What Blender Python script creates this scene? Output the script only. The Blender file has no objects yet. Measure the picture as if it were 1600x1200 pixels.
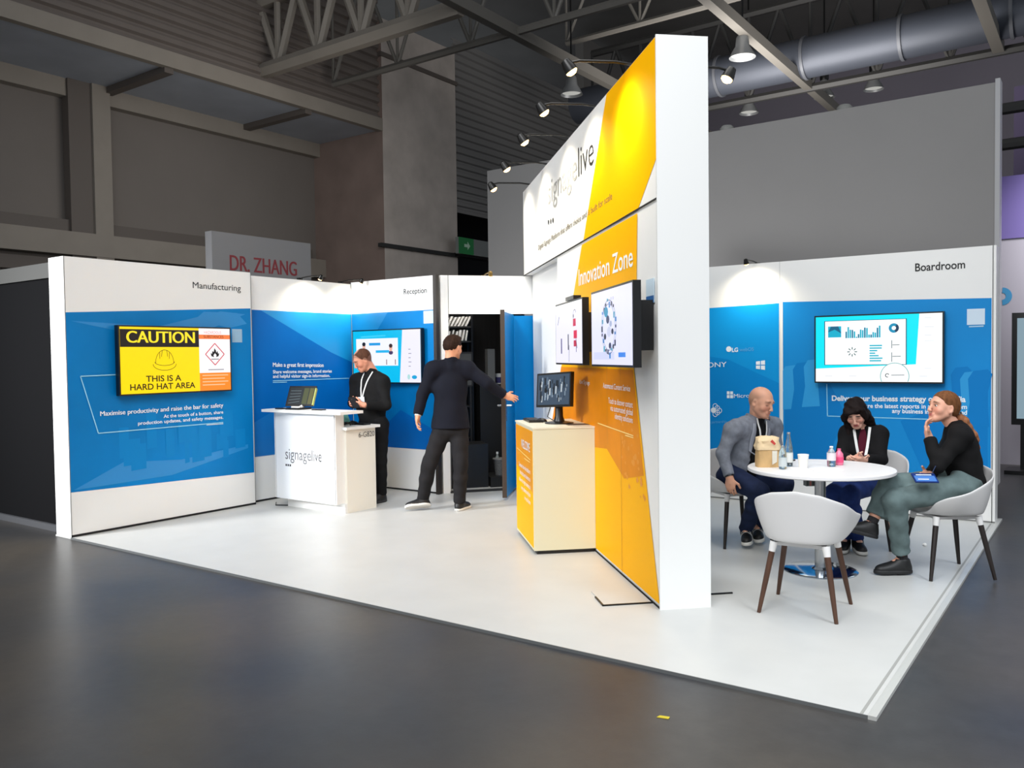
import bpy, bmesh, math, random
import numpy as np
from mathutils import Vector, Matrix
random.seed(7)
SC = bpy.context.scene
COL = SC.collection

# ------------------------------------------------------------------ camera
CAM = np.array([7.5219, -3.7698, 1.5572]); FL_PX = 1312.26
def cam_axes(yaw=-0.6186, pitch=-0.0321, roll=-0.0132):
    f = np.array([math.sin(yaw)*math.cos(pitch), math.cos(yaw)*math.cos(pitch), math.sin(pitch)])
    r = np.array([math.cos(yaw), -math.sin(yaw), 0.]); u = np.cross(r, f)
    c, s = math.cos(roll), math.sin(roll)
    return c*r+s*u, -s*r+c*u, f
CR, CU, CF = cam_axes()
cd = bpy.data.cameras.new('camera'); co = bpy.data.objects.new('camera', cd); COL.objects.link(co)
cd.sensor_width = 36.0; cd.sensor_fit = 'HORIZONTAL'; cd.lens = FL_PX/1600*36.0; cd.clip_end = 200
mw = Matrix.Identity(4)
for i in range(3):
    mw[i][0] = CR[i]; mw[i][1] = CU[i]; mw[i][2] = -CF[i]; mw[i][3] = CAM[i]
co.matrix_world = mw
SC.camera = co

# ------------------------------------------------------------------ world, large lights, exposure
w = bpy.data.worlds.new('world'); SC.world = w; w.use_nodes = True
w.node_tree.nodes['Background'].inputs[0].default_value = (0.86, 0.93, 1.0, 1)
w.node_tree.nodes['Background'].inputs[1].default_value = 0.50
SC.view_settings.view_transform = 'Standard'; SC.view_settings.look = 'None'
SC.view_settings.gamma = 1.0; SC.view_settings.use_curve_mapping = False
SC.view_settings.exposure = 0.16

def area_light(name, loc, target, size, energy, color=(1, 1, 1), spread=180, size_y=None):
    l = bpy.data.lights.new(name, 'AREA'); l.energy = energy; l.color = color; l.size = size
    if size_y: l.shape = 'RECTANGLE'; l.size_y = size_y
    l.spread = math.radians(spread)
    o = bpy.data.objects.new(name, l); COL.objects.link(o); o.location = loc
    o.rotation_euler = (Vector(target)-Vector(loc)).to_track_quat('-Z', 'Y').to_euler()
    return o
# area lights for the hall's high lamps over stand and front aisle, then added fills
area_light('hall_fill', (3.6, 1.6, 6.6), (3.6, 1.9, 0), 3.0, 38, (1.0, 0.985, 0.95), 95)
area_light('hall_fill', (6.6, 1.8, 6.2), (6.2, 2.2, 0), 2.4, 24, (0.97, 0.985, 1.0), 95)
area_light('hall_fill', (6.0, -5.0, 6.5), (3.4, 2.4, 1.0), 4.0, 222, (0.97, 0.985, 1.0), 110)
area_light('hall_fill', (-2.6, -7.5, 4.6), (-0.1, 0.3, 1.2), 2.0, 115, (0.97, 0.985, 1.0), 46)  # added fill, a narrow beam that lifts the left wall's end
area_light('hall_fill', (12.0, -1.0, 6.0), (10.8, 0.0, 0), 3.0, 260, (0.9, 0.95, 1.0), 90)  # added from above to brighten the hall floor on the right
area_light('hall_fill', (7.6, 8.4, 4.4), (7.6, 9.6, 1.4), 1.0, 60, (1.0, 0.98, 1.0), 120)  # added to brighten the pale far wall at the right
area_light('hall_fill', (-1.6, 6.5, 4.6), (-9.0, 6.5, 5.6), 3.0, 48, (1.0, 0.97, 0.93), 120)  # added low fill for the left hall wall and its soffit
area_light('hall_fill', (2.0, 12.0, 5.2), (2.5, 15.0, 12.0), 4.0, 330, (1.0, 0.97, 0.93), 150)  # added fill aimed upward, lifts the far roof and back of the hall

# ------------------------------------------------------------------ helpers
def lin(c):
    return tuple((x/255/12.92 if x <= 10.3 else ((x/255+.055)/1.055)**2.4) for x in c)
def mat(name, rgb, rough=.5, metal=0., emit=None, estr=1., noise=0., nscale=8., spec=.5, bump=0., trans=0., stretch=None, ior=1.45):
    m = bpy.data.materials.new(name); m.use_nodes = True
    nt = m.node_tree; b = nt.nodes['Principled BSDF']; c = lin(rgb)
    b.inputs['Base Color'].default_value = (*c, 1); b.inputs['Roughness'].default_value = rough
    b.inputs['Metallic'].default_value = metal; b.inputs['Specular IOR Level'].default_value = spec
    if trans: b.inputs['Transmission Weight'].default_value = trans; b.inputs['IOR'].default_value = ior
    if emit is not None:
        b.inputs['Emission Color'].default_value = (*lin(emit), 1); b.inputs['Emission Strength'].default_value = estr
    if noise or bump:
        tc = nt.nodes.new('ShaderNodeTexCoord'); n = nt.nodes.new('ShaderNodeTexNoise')
        n.inputs['Scale'].default_value = nscale; n.inputs['Detail'].default_value = 4
        src = tc.outputs['Object']
        if stretch:
            mp = nt.nodes.new('ShaderNodeMapping'); mp.inputs['Scale'].default_value = stretch
            nt.links.new(src, mp.inputs['Vector']); src = mp.outputs['Vector']
        nt.links.new(src, n.inputs['Vector'])
        if noise:
            r = nt.nodes.new('ShaderNodeValToRGB')
            r.color_ramp.elements[0].position = .3; r.color_ramp.elements[1].position = .7
            r.color_ramp.elements[0].color = (*[x*(1-noise) for x in c], 1)
            r.color_ramp.elements[1].color = (*[min(1, x*(1+noise)) for x in c], 1)
            nt.links.new(n.outputs['Fac'], r.inputs['Fac']); nt.links.new(r.outputs['Color'], b.inputs['Base Color'])
        if bump:
            bp = nt.nodes.new('ShaderNodeBump'); bp.inputs['Strength'].default_value = bump
            bp.inputs['Distance'].default_value = .01
            nt.links.new(n.outputs['Fac'], bp.inputs['Height']); nt.links.new(bp.outputs['Normal'], b.inputs['Normal'])
    return m
_mc = {}
def M(name, *a, **k):
    if name not in _mc: _mc[name] = mat(name, *a, **k)
    return _mc[name]
def screen_mat(rgb, s=1.0):
    return M('screen_%d_%d_%d_%d' % (*rgb, int(s*100)), (12, 12, 14), .35, emit=rgb, estr=s, spec=.3)

def finish(name, bm, m, parent=None, smooth=False, bevel=0.):
    if bevel:
        es = [e for e in bm.edges if len(e.link_faces) == 2 and e.calc_face_angle(0) > .6]
        if es: bmesh.ops.bevel(bm, geom=es, offset=bevel, segments=2, affect='EDGES', clamp_overlap=True)
    bmesh.ops.recalc_face_normals(bm, faces=bm.faces)
    me = bpy.data.meshes.new(name); bm.to_mesh(me); bm.free()
    return link(name, me, m, parent, smooth)
def link(name, me, m, parent=None, smooth=False):
    for q in (m if isinstance(m, (list, tuple)) else [m]): me.materials.append(q)
    if smooth:
        me.polygons.foreach_set('use_smooth', [True]*len(me.polygons))
        if smooth == 'auto':
            try: me.set_sharp_from_angle(angle=.7)
            except Exception: pass
    o = bpy.data.objects.new(name, me); COL.objects.link(o)
    if parent is not None:
        o.parent = parent
        o.matrix_parent_inverse = parent_inv(parent)
    return o
def world_mat(o):
    return o.matrix_basis if o.parent is None else world_mat(o.parent) @ o.matrix_parent_inverse @ o.matrix_basis
def parent_inv(p): return world_mat(p).inverted()
def tag(o, label, cat, group=None):
    o['label'] = label; o['category'] = cat
    if group: o['group'] = group
    return o
def structure(o): o['kind'] = 'structure'; return o
def empty(name, loc, label=None, cat=None, group=None, rz=0.):
    o = bpy.data.objects.new(name, None); COL.objects.link(o); o.location = loc; o.rotation_euler = (0, 0, rz)
    o.empty_display_size = .1
    if label: tag(o, label, cat, group)
    return o
def dup(root, loc=None, rz=None, label=None):
    def cp(o, par):
        c = o.copy(); COL.objects.link(c)
        if par is not None: c.parent = par
        for ch in o.children: cp(ch, c)
        return c
    r = cp(root, None)
    if loc is not None: r.location = loc
    if rz is not None: r.rotation_euler = (0, 0, rz)
    if label: r['label'] = label
    return r

def V3(*a): return np.array(a, float)
def unit(v): v = np.asarray(v, float); return v/np.linalg.norm(v)
def ray(x, y): return CR*(x-800)/FL_PX - CU*(y-600)/FL_PX + CF
def gz(x, y, z=0.):
    d = ray(x, y); return CAM+d*((z-CAM[2])/d[2])
def at(x, y, depth): return CAM+ray(x, y)*depth
def depth(p): return float((np.asarray(p, float)-CAM)@CF)

class Frame:
    """a flat panel's own axes: a to the right, b up, n out of it"""
    def __init__(s, o, u, v=(0, 0, 1)):
        s.o = np.asarray(o, float); s.u = unit(u); s.v = unit(v); s.n = np.cross(s.u, s.v)
    def P(s, a, b, c=0.): return Vector(s.o+s.u*a+s.v*b+s.n*c)
    def px(s, x, y, c=0.):
        d = ray(x, y); p = CAM+d*(((s.o+s.n*c-CAM)@s.n)/(d@s.n))-s.o
        return float(p@s.u), float(p@s.v)
    def off(s, a, b, c): return Frame(s.o+s.u*a+s.v*b+s.n*c, s.u, s.v)
WORLD = Frame((0, 0, 0), (1, 0, 0), (0, 1, 0))

def add_box(bm, f, a0, a1, b0, b1, c0, c1):
    vs = [bm.verts.new(f.P(a, b, c)) for c in (c0, c1) for b in (b0, b1) for a in (a0, a1)]
    for q in ((0, 1, 3, 2), (4, 6, 7, 5), (0, 4, 5, 1), (2, 3, 7, 6), (0, 2, 6, 4), (1, 5, 7, 3)):
        bm.faces.new([vs[i] for i in q])
def box(name, f, a0, a1, b0, b1, c0, c1, m, parent=None, bevel=0.):
    bm = bmesh.new(); add_box(bm, f, a0, a1, b0, b1, c0, c1)
    return finish(name, bm, m, parent, bevel=bevel, smooth='auto' if bevel else False)
def wbox(name, x0, x1, y0, y1, z0, z1, m, parent=None, bevel=0.):
    return box(name, WORLD, x0, x1, y0, y1, z0, z1, m, parent, bevel)
def add_poly(bm, f, pts, c0, c1=None):
    """a flat print (c1 None) or a prism between c0 and c1"""
    a = [bm.verts.new(f.P(p[0], p[1], c0)) for p in pts]
    if c1 is None:
        bm.faces.new(a); return
    b = [bm.verts.new(f.P(p[0], p[1], c1)) for p in pts]
    bm.faces.new(a[::-1]); bm.faces.new(b)
    for i in range(len(pts)):
        j = (i+1) % len(pts); bm.faces.new((a[i], a[j], b[j], b[i]))
def poly(name, f, pts, c0, c1, m, parent=None):
    bm = bmesh.new(); add_poly(bm, f, pts, c0, c1); return finish(name, bm, m, parent)
def add_tube(bm, pts, r, seg=8, caps=True, flat=None):
    pts = [Vector(p) for p in pts]; n = len(pts); rs = r if isinstance(r, (list, tuple)) else [r]*n
    rings = []; prev = None
    for i, p in enumerate(pts):
        d = (pts[min(i+1, n-1)]-pts[max(i-1, 0)]).normalized()
        if prev is None:
            x = d.cross(Vector((0, 0, 1)))
            if x.length < .05: x = d.cross(Vector((0, 1, 0)))
        else: x = prev-d*prev.dot(d)
        x.normalize(); y = d.cross(x); prev = x
        rings.append([bm.verts.new(p+(x*math.cos(2*math.pi*k/seg)+y*math.sin(2*math.pi*k/seg))*rs[i]) for k in range(seg)])
    for i in range(n-1):
        for k in range(seg):
            bm.faces.new((rings[i][k], rings[i][(k+1) % seg], rings[i+1][(k+1) % seg], rings[i+1][k]))
    if caps:
        bm.faces.new(rings[0][::-1]); bm.faces.new(rings[-1])
def tube(name, pts, r, m, parent=None, seg=8):
    bm = bmesh.new(); add_tube(bm, pts, r, seg); return finish(name, bm, m, parent, smooth='auto')
def add_lathe(bm, prof, c=(0, 0, 0), seg=32, axis=None):
    ax = Vector((0, 0, 1)) if axis is None else Vector(axis).normalized()
    x = ax.orthogonal().normalized(); y = ax.cross(x); c = Vector(c); rings = []
    for r, z in prof:
        rings.append([bm.verts.new(c+ax*z+(x*math.cos(2*math.pi*k/seg)+y*math.sin(2*math.pi*k/seg))*max(r, 1e-4)) for k in range(seg)])
    for i in range(len(prof)-1):
        for k in range(seg):
            bm.faces.new((rings[i][k], rings[i][(k+1) % seg], rings[i+1][(k+1) % seg], rings[i+1][k]))
    if prof[0][0] > 1e-3: bm.faces.new(rings[0][::-1])
    if prof[-1][0] > 1e-3: bm.faces.new(rings[-1])
def lathe(name, prof, m, parent=None, c=(0, 0, 0), seg=32, axis=None):
    bm = bmesh.new(); add_lathe(bm, prof, c, seg, axis); return finish(name, bm, m, parent, smooth='auto')
def ribbon(name, pts, normals, width, m, parent=None, th=.0015):
    """a strap: a flat band along pts lying on a surface with the given normals"""
    bm = bmesh.new(); pts = [Vector(p) for p in pts]; n = len(pts); rows = []
    for i, p in enumerate(pts):
        d = (pts[min(i+1, n-1)]-pts[max(i-1, 0)]).normalized(); nn = Vector(normals[i]).normalized(); s = d.cross(nn).normalized()
        rows.append([bm.verts.new(p+s*(width/2*a)+nn*(th*b)) for a, b in ((-1, 0), (1, 0), (1, 1), (-1, 1))])
    for i in range(n-1):
        for k in range(4): bm.faces.new((rows[i][k], rows[i][(k+1) % 4], rows[i+1][(k+1) % 4], rows[i+1][k]))
    bm.faces.new(rows[0][::-1]); bm.faces.new(rows[-1])
    return finish(name, bm, m, parent, smooth='auto')

_glyph = {}
def glyph_mesh(s, weight, sp):
    key = (s, weight, sp)
    if key not in _glyph:
        cu = bpy.data.curves.new('t', 'FONT'); cu.body = s; cu.size = 1; cu.offset = weight; cu.fill_mode = 'FRONT'
        cu.space_character = sp; cu.resolution_u = 4
        o = bpy.data.objects.new('t', cu); COL.objects.link(o); bpy.context.view_layer.update()
        me = bpy.data.meshes.new_from_object(o.evaluated_get(bpy.context.evaluated_depsgraph_get()))
        co = np.zeros(len(me.vertices)*3); me.vertices.foreach_get('co', co); co = co.reshape(-1, 3)
        fs = [tuple(p.vertices) for p in me.polygons]
        bpy.data.objects.remove(o); bpy.data.curves.remove(cu); bpy.data.meshes.remove(me)
        _glyph[key] = (co, fs)
    return _glyph[key]
CAP = None
def text(f, s, a0, b0, m, parent, width=None, cap=.1, c=.003, weight=0., sp=1., right=False, slope=0., name='lettering'):
    """writing printed on a panel: a0 the left (or right) end, b0 the baseline, cap the height of a capital"""
    global CAP
    if CAP is None: CAP = glyph_mesh('H', 0., 1.)[0][:, 1].max()
    bold = weight if weight > 0 and any(ch in s for ch in 'MNWK') else 0.
    co, fs = glyph_mesh(s, 0. if bold else weight, sp)
    x0, x1 = co[:, 0].min(), co[:, 0].max(); ky = cap/CAP; kx = (width/(x1-x0)) if width else ky
    wd = (x1-x0)*kx; st = a0-wd if right else a0; vs = []; ff = []
    for q, dx in enumerate((-.8, 0., .8) if bold else (0.,)):      # heavier letters: the strokes laid side by side
        n0 = len(vs)
        vs += [f.P(st+(p[0]-x0+dx*bold)*kx, b0+p[1]*ky+slope*((p[0]-x0)*kx-(wd if right else 0)), c+.0004*q) for p in co]
        ff += [tuple(i+n0 for i in g) for g in fs]
    me = bpy.data.meshes.new(name); me.from_pydata(vs, [], ff); me.update()
    return link(name, me, m, parent)
def lines(name, f, segs, wd, c, m, parent):
    """thin printed lines between 2-D points on a panel"""
    bm = bmesh.new()
    for (a0, b0), (a1, b1) in segs:
        d = unit((a1-a0, b1-b0)); s = np.array((-d[1], d[0]))*wd/2
        add_poly(bm, f, [(a0+s[0], b0+s[1]), (a0-s[0], b0-s[1]), (a1-s[0], b1-s[1]), (a1+s[0], b1+s[1])], c)
    return finish(name, bm, m, parent)
def disc_pts(a, b, ra, rb=None, n=28, t0=0., t1=2*math.pi):
    rb = rb or ra; return [(a+ra*math.cos(t0+(t1-t0)*k/n), b+rb*math.sin(t0+(t1-t0)*k/n)) for k in range(n)]
def ring(name, f, a, b, r, wd, c, m, parent, n=36, t0=0., t1=2*math.pi, ry=None):
    """a printed ring or arc, one strip of faces"""
    bm = bmesh.new(); k_ = (ry or r)/r; rows = []
    for k in range(n+1):
        t = t0+(t1-t0)*k/n
        rows.append([bm.verts.new(f.P(a+q*math.cos(t), b+q*k_*math.sin(t), c)) for q in (r-wd/2, r+wd/2)])
    for k in range(n): bm.faces.new((rows[k][0], rows[k][1], rows[k+1][1], rows[k+1][0]))
    return finish(name, bm, m, parent)

# ------------------------------------------------------------------ materials
WHITE = M('white_laminate', (236, 235, 232), .42, spec=.4)
WHITE_EDGE = M('white_edge', (226, 226, 222), .5)
STAGE_M = M('white_vinyl_floor', (192, 192, 189), .38, noise=.03, nscale=3, spec=.35)
BLUE = M('blue_print', (0, 122, 192), .4, noise=.10, nscale=1.3, spec=.15)
BLUE2 = M('blue_print_deep', (0, 100, 182), .4, noise=.06, nscale=2, spec=.15)
BLUE_L = M('blue_print_pale', (16, 150, 220), .4, spec=.15)
BLUE_B = M('blue_print_boardroom', (26, 138, 208), .4, noise=.06, nscale=1.2, spec=.15)
BLUE_M = M('blue_print_mid', (4, 128, 197), .4, spec=.15)
YEL = M('yellow_print', (250, 180, 0), .45, spec=.06)
ORANGE = M('orange_print', (226, 136, 0), .36, noise=.12, nscale=2.4, spec=.06)
BLACK = M('black_plastic', (14, 14, 16), .35)
BLACKM = M('black_metal', (16, 16, 17), .4, metal=.3)
DARKGAP = M('dark_gap', (8, 8, 9), .8)
INK = M('black_ink', (22, 22, 24), .6)
GREYINK = M('grey_ink', (120, 120, 122), .6)
WINK = M('white_ink', (240, 246, 250), .5)
PINK_INK = M('pale_line_ink', (150, 215, 240), .5)
ALU = M('aluminium', (178, 180, 182), .32, metal=.9)
STEEL = M('brushed_steel', (190, 192, 194), .22, metal=1.)
# ================================================================== the hall
def hall_floor_mat():
    m = bpy.data.materials.new('hall_concrete'); m.use_nodes = True; nt = m.node_tree; b = nt.nodes['Principled BSDF']
    tc = nt.nodes.new('ShaderNodeTexCoord')
    def noise(scale, det=5, rough=.6):
        n = nt.nodes.new('ShaderNodeTexNoise'); n.inputs['Scale'].default_value = scale; n.inputs['Detail'].default_value = det
        n.inputs['Roughness'].default_value = rough; nt.links.new(tc.outputs['Object'], n.inputs['Vector']); return n
    def ramp(n, p0, c0, p1, c1):
        r = nt.nodes.new('ShaderNodeValToRGB'); r.color_ramp.elements[0].position = p0; r.color_ramp.elements[1].position = p1
        r.color_ramp.elements[0].color = (*lin(c0), 1); r.color_ramp.elements[1].color = (*lin(c1), 1)
        nt.links.new(n.outputs['Fac'], r.inputs['Fac']); return r
    n1 = noise(.45, 2); r1 = ramp(n1, .35, (50, 54, 60), .66, (76, 71, 65))
    n2 = noise(9, 6, .7); r2 = ramp(n2, .3, (196, 196, 196), .72, (255, 255, 255))
    mx = nt.nodes.new('ShaderNodeMixRGB'); mx.blend_type = 'MULTIPLY'; mx.inputs[0].default_value = .55
    nt.links.new(r1.outputs['Color'], mx.inputs[1]); nt.links.new(r2.outputs['Color'], mx.inputs[2])
    nt.links.new(mx.outputs['Color'], b.inputs['Base Color'])
    b.inputs['Roughness'].default_value = .36; b.inputs['Specular IOR Level'].default_value = .4
    bp = nt.nodes.new('ShaderNodeBump'); bp.inputs['Strength'].default_value = .15; bp.inputs['Distance'].default_value = .004
    nt.links.new(n2.outputs['Fac'], bp.inputs['Height']); nt.links.new(bp.outputs['Normal'], b.inputs['Normal'])
    return m
ZH = -0.014                                   # the hall floor, a finger's breadth under the stand's vinyl
structure(wbox('floor', -14, 16, -9, 26, ZH-.2, ZH, hall_floor_mat()))
W_ST, D_ST = 6.69, 5.14
bm = bmesh.new()
add_poly(bm, WORLD, [(-.28, 0), (W_ST, 0), (W_ST, D_ST), (1.2, D_ST+.9), (-.28, 3.9)], ZH, 0)
structure(finish('floor_stand', bm, STAGE_M))
# edge trims of the stand floor
EDGE = M('edge_trim', (205, 205, 200), .35, metal=.3)
structure(wbox('trim_1', 0.0, W_ST, -.006, 0, ZH, .002, M('edge_trim_dark', (96, 98, 98), .5)))
structure(wbox('trim_2', W_ST, W_ST+.035, -.006, D_ST, ZH, .004, EDGE))
structure(wbox('trim_3', W_ST-.035, W_ST-.022, .0, D_ST-.3, .0, .0012, M('floor_joint', (150, 150, 146), .6)))

HW = M('hall_wall_panel', (120, 113, 107), .8, noise=.05, nscale=.7)
HW2 = M('hall_cladding', (112, 103, 97), .7, noise=.06, nscale=2)
HSTEEL = M('hall_steel_painted', (142, 134, 124), .6, noise=.05, nscale=2)
HSTEEL_D = M('hall_steel_dark', (98, 90, 84), .6)
SOFFIT = M('soffit_sheet', (168, 174, 184), .6, noise=.08, nscale=1.2)
CONC = M('pillar_concrete', (188, 178, 170), .85, noise=.14, nscale=1.6, bump=.2)
CONC_B = M('pillar_brown', (138, 119, 110), .85, noise=.12, nscale=1.4)
CEIL_M = M('ceiling_sheet', (104, 102, 99), .8, noise=.15, nscale=.5)
XI, XO, ZC = -8.95, -6.57, 7.0               # inner wall, face of the overhanging upper storey, its underside
YP = 10.85                                    # near face of the concrete pillar
structure(wbox('wall_left', XI-.3, XI, -8, YP+.6, ZH, ZC, HW))
def corrugated(name, x, y0, y1, z0, z1, pitch, dep, m):
    bm = bmesh.new(); z = z0; prof = []
    while z < z1:
        prof += [(0, z), (0, z+pitch*.45), (dep, z+pitch*.58), (dep, z+pitch*.86)]; z += pitch
    a = [bm.verts.new((x+d, y0, zz)) for d, zz in prof]; b = [bm.verts.new((x+d, y1, zz)) for d, zz in prof]
    for i in range(len(prof)-1): bm.faces.new((a[i], b[i], b[i+1], a[i+1]))
    return structure(finish(name, bm, m))
corrugated('wall_left_upper', XO-.06, -8, YP, ZC+.22, 12.2, .21, -.07, HW2)
structure(wbox('wall_left_upper_core', XO-.5, XO-.14, -8, YP, ZC+.1, 12.2, HSTEEL_D))
structure(wbox('ceiling_soffit', XI, XO-.02, -8, YP, ZC-.02, ZC+.06, SOFFIT))
structure(wbox('trim_4', XO-.12, XO+.03, -8, YP, ZC-.05, ZC+.24, HSTEEL))
structure(wbox('trim_5', XI, XI+.22, -8, YP, ZC-.35, ZC-.02, HSTEEL))
for y in (2.05, 5.35, 8.65):
    structure(wbox('trim_6', XI, XO-.05, y-.09, y+.09, ZC-.14, ZC-.02, HSTEEL_D))
f_in = Frame((XI+.3, 0, 0), (0, 1, 0))
for k, y in enumerate((-1.2, 5.15)):          # upright steel columns on the lower wall
    structure(wbox('pillar', XI, XI+.34, y-.18, y+.18, ZH, ZC-.02, HSTEEL))
    structure(wbox('pillar', XI+.06, XI+.28, y-.62, y-.18, ZH, ZC-.02, HSTEEL_D))
structure(wbox('trim_7', XI, XI+.36, -8, YP+.2, 3.62, 4.06, HSTEEL))
structure(wbox('trim_8', XI, XI+.2, -8, YP-.3, 4.06, 4.3, HSTEEL_D))
structure(wbox('trim_9', XI, XI+.16, -8, YP, 3.3, 3.55, HSTEEL_D))
# the concrete pillar, brown on its near side, and what lies beyond it
bm = bmesh.new(); add_box(bm, WORLD, XI-.2, XO+.02, YP, YP+2.75, ZH, 9.6); p = finish('pillar', bm, [CONC, CONC_B])
for fc in p.data.polygons:
    if fc.normal.y < -.5: fc.material_index = 1
structure(p)
structure(wbox('trim_10', XI+.6, XO+.06, YP-.05, YP+2.8, 8.7, 8.8, HSTEEL_D))
corrugated('wall_left_beyond', XO+.0, YP+2.7, 21.5, 5.4, 9.8, .2, -.06, M('hall_cladding_far', (126, 124, 122), .7))
structure(wbox('wall_left_opening', XO-3.5, XO-3.3, YP+2.6, 21.5, ZH, 9.6, M('dark_recess', (22, 22, 28), .9)))
structure(wbox('wall_left_end', XO-.3, XO+.0, 20.3, 26, ZH, 12, M('hall_far', (120, 116, 112), .8)))
structure(wbox('wall_back', -14, 16, 25.6, 25.8, ZH, 12.5, M('hall_far_wall', (142, 136, 148), .85)))
structure(wbox('trim_11', XO+.0, XO+.12, YP-.2, 17.2, 4.2, 4.29, M('rail_dark', (44, 44, 44), .7)))
structure(wbox('ceiling', -14, 16, 2.0, 26, 12.2, 12.4, CEIL_M))

# the lit green exit sign on the wall beyond the pillar
fx = Frame((XO+.30, 0, 0), (0, 1, 0)); a_, b_ = fx.px(712, 396); fx = fx.off(a_, b_, 0)
ex = empty('exit_sign', fx.o, 'small green and white emergency exit sign beside the concrete pillar', 'sign')
box('sign_body', fx, 0, 1.75, 0, .42, 0, .1, M('exit_white', (128, 132, 130), .5), ex)
box('wall_bracket', fx, .2, 1.5, -.05, .05, -.25, .01, BLACKM, ex)
box('green_field', fx, 0, .62, 0, .42, .1, .11, M('exit_green', (20, 84, 44), .5, emit=(14, 60, 30), estr=.5), ex)
bm = bmesh.new(); add_poly(bm, fx, [(.22, .18), (.22, .26), (.36, .26), (.36, .33), (.47, .22), (.36, .11), (.36, .18)], .112)
finish('arrow', bm, M('exit_arrow', (190, 220, 195), .5), ex)

# steel roof members
RB = M('roof_steel', (112, 108, 102), .55); RBD = M('roof_steel_dark', (58, 57, 56), .6); RBY = M('roof_steel_ochre', (112, 96, 48), .55)
def purlin(name, x, y0, y1, z, wd, label, m=RB):
    o = wbox(name, x-wd/2, x+wd/2, y0, y1, z-.1, z+.1, m); return tag(o, label, 'beam')
purlin('roof_purlin', -1.4, 6.0, 20, 7.5, .17, 'grey steel roof beam running above the concrete pillar to the booth light arms')
purlin('roof_purlin', 2.02, 6.0, 21, 7.5, .17, 'grey steel roof beam to the right of the tall yellow wall top')
purlin('roof_purlin', 5.7, 6.0, 15.4, 7.5, .2, 'short grey steel roof beam above the big grey partition, nearest its right end')
def truss(y, x0, x1, z0, z1, n, label, m=RB, r=.07, posts=True):
    t = empty('roof_truss', (x0, y, z0), label, 'truss')
    tube('lower_chord', [(x0, y, z0), (x1, y, z0)], r*1.3, m, t, 6)
    tube('upper_chord', [(x0, y, z1), (x1, y, z1)], r*1.3, m, t, 6)
    for k in range(n):
        xa = x0+(x1-x0)*k/n; xb = x0+(x1-x0)*(k+1)/n; xm = (xa+xb)/2
        tube('web_member', [(xa, y, z0), (xm, y, z1)], r*.7, m, t, 6)
        tube('web_member', [(xm, y, z1), (xb, y, z0)], r*.7, m, t, 6)
        if posts: tube('web_member', [(xa, y, z0), (xa, y, z1)], r*.6, m, t, 6)
    return t
truss(7.55, -7.4, -1.5, 7.5, 8.9, 5, 'brown-grey lattice truss in front of the concrete pillar top', HSTEEL, .12)
truss(9.0, -6.2, 7.0, 7.5, 9.6, 7, 'lattice roof truss with thin bright lower chord over the stand', RB, .055)
truss(15.5, -3.5, 9.0, 7.45, 9.4, 9, 'long dark lattice truss just above the big grey partition', RBD, .07)
truss(12.6, -2.5, 8.5, 8.6, 10.4, 6, 'thin grey lattice truss behind the ventilation duct', RB, .05)
t = empty('air_duct', (1.2, 14.7, 8), 'long round galvanised ventilation duct under the hall roof', 'duct')
DUCT = M('duct_metal', (78, 82, 92), .5, metal=.3, noise=.08, nscale=.6)
for k in range(8):
    x0 = -3.5+1.9*k
    tube('duct_section', [(x0, 14.7, 7.85), (x0+1.88, 14.7, 7.85)], .42, DUCT, t, 24)
    lathe('joint_ring', [(.42, -.03), (.455, -.03), (.455, .03), (.42, .03)], M('duct_ring', (104, 106, 112), .5, metal=.3), t, (x0+1.89, 14.7, 7.85), 24, (1, 0, 0))

# high-bay pendants
SHADE = M('pendant_shade', (148, 150, 152), .35, metal=.35); LENS = M('pendant_lens', (150, 150, 146), .4, emit=(196, 196, 190), estr=.55)
def pendant(x, y, dd, label):
    p = at(x, y, dd)
    t = empty('pendant_lamp', p, label, 'lamp', 'high-bay pendant lamps')
    r = .24
    lathe('lamp_shade', [(.07, .42), (.11, .36), (.13, .2), (r*.8, .1), (r, 0), (r*.97, 0), (r*.76, .09), (.1, .19)], SHADE, t, p, 24)
    lathe('lens', [(.001, .045), (r*.5, .04), (r*.86, .05), (r*.86, .06), (.001, .06)], LENS, t, p, 24)
    lathe('ballast_box', [(.09, .42), (.1, .44), (.1, .62), (.06, .66)], BLACKM, t, p, 16)
    tube('rod', [p+V3(0, 0, .64), (p[0], p[1], 12.25)], .02, BLACKM, t, 6)
pendant(1160, 90, 15.5, 'silver high-bay pendant above the single glowing arm light')
pendant(893, 148, 18.0, 'silver high-bay pendant left of the yellow wall top, under the first arm light')
pendant(1288, 153, 20.0, 'third silver high-bay pendant from the right, left of a pair above the grey partition')
pendant(1365, 140, 20.5, 'silver high-bay pendant rightmost of those above the grey partition')
pendant(1170, 177, 21.0, 'small silver high-bay pendant lowest of all, below the single glowing arm light')

# neighbouring stands
NB = M('neighbour_partition', (150, 147, 145), .65, noise=.02, nscale=1.2)
structure(wbox('wall_neighbour', -.95, 6.42, 7.5, 7.72, ZH, 4.66, NB))
structure(wbox('wall_neighbour_end', 6.42, 6.47, 7.49, 7.72, ZH, 4.70, M('neighbour_end', (190, 189, 190), .6)))
for k, x in enumerate((4.05, 5.62)):
    lathe_m = M('fabric_bump', (150, 150, 146), .7)
    tag(lathe('spotlight_head', [(.02, 0), (.09, .005), (.10, .04), (.07, .075), (.02, .08)], lathe_m, None, (x-.9, 7.62, 4.66), 16),
        'pale rounded fitting on top of the grey partition, ' + ('nearer the yellow wall' if k == 0 else 'farther from the yellow wall'), 'light fitting', 'light fittings on the grey partition')
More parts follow.
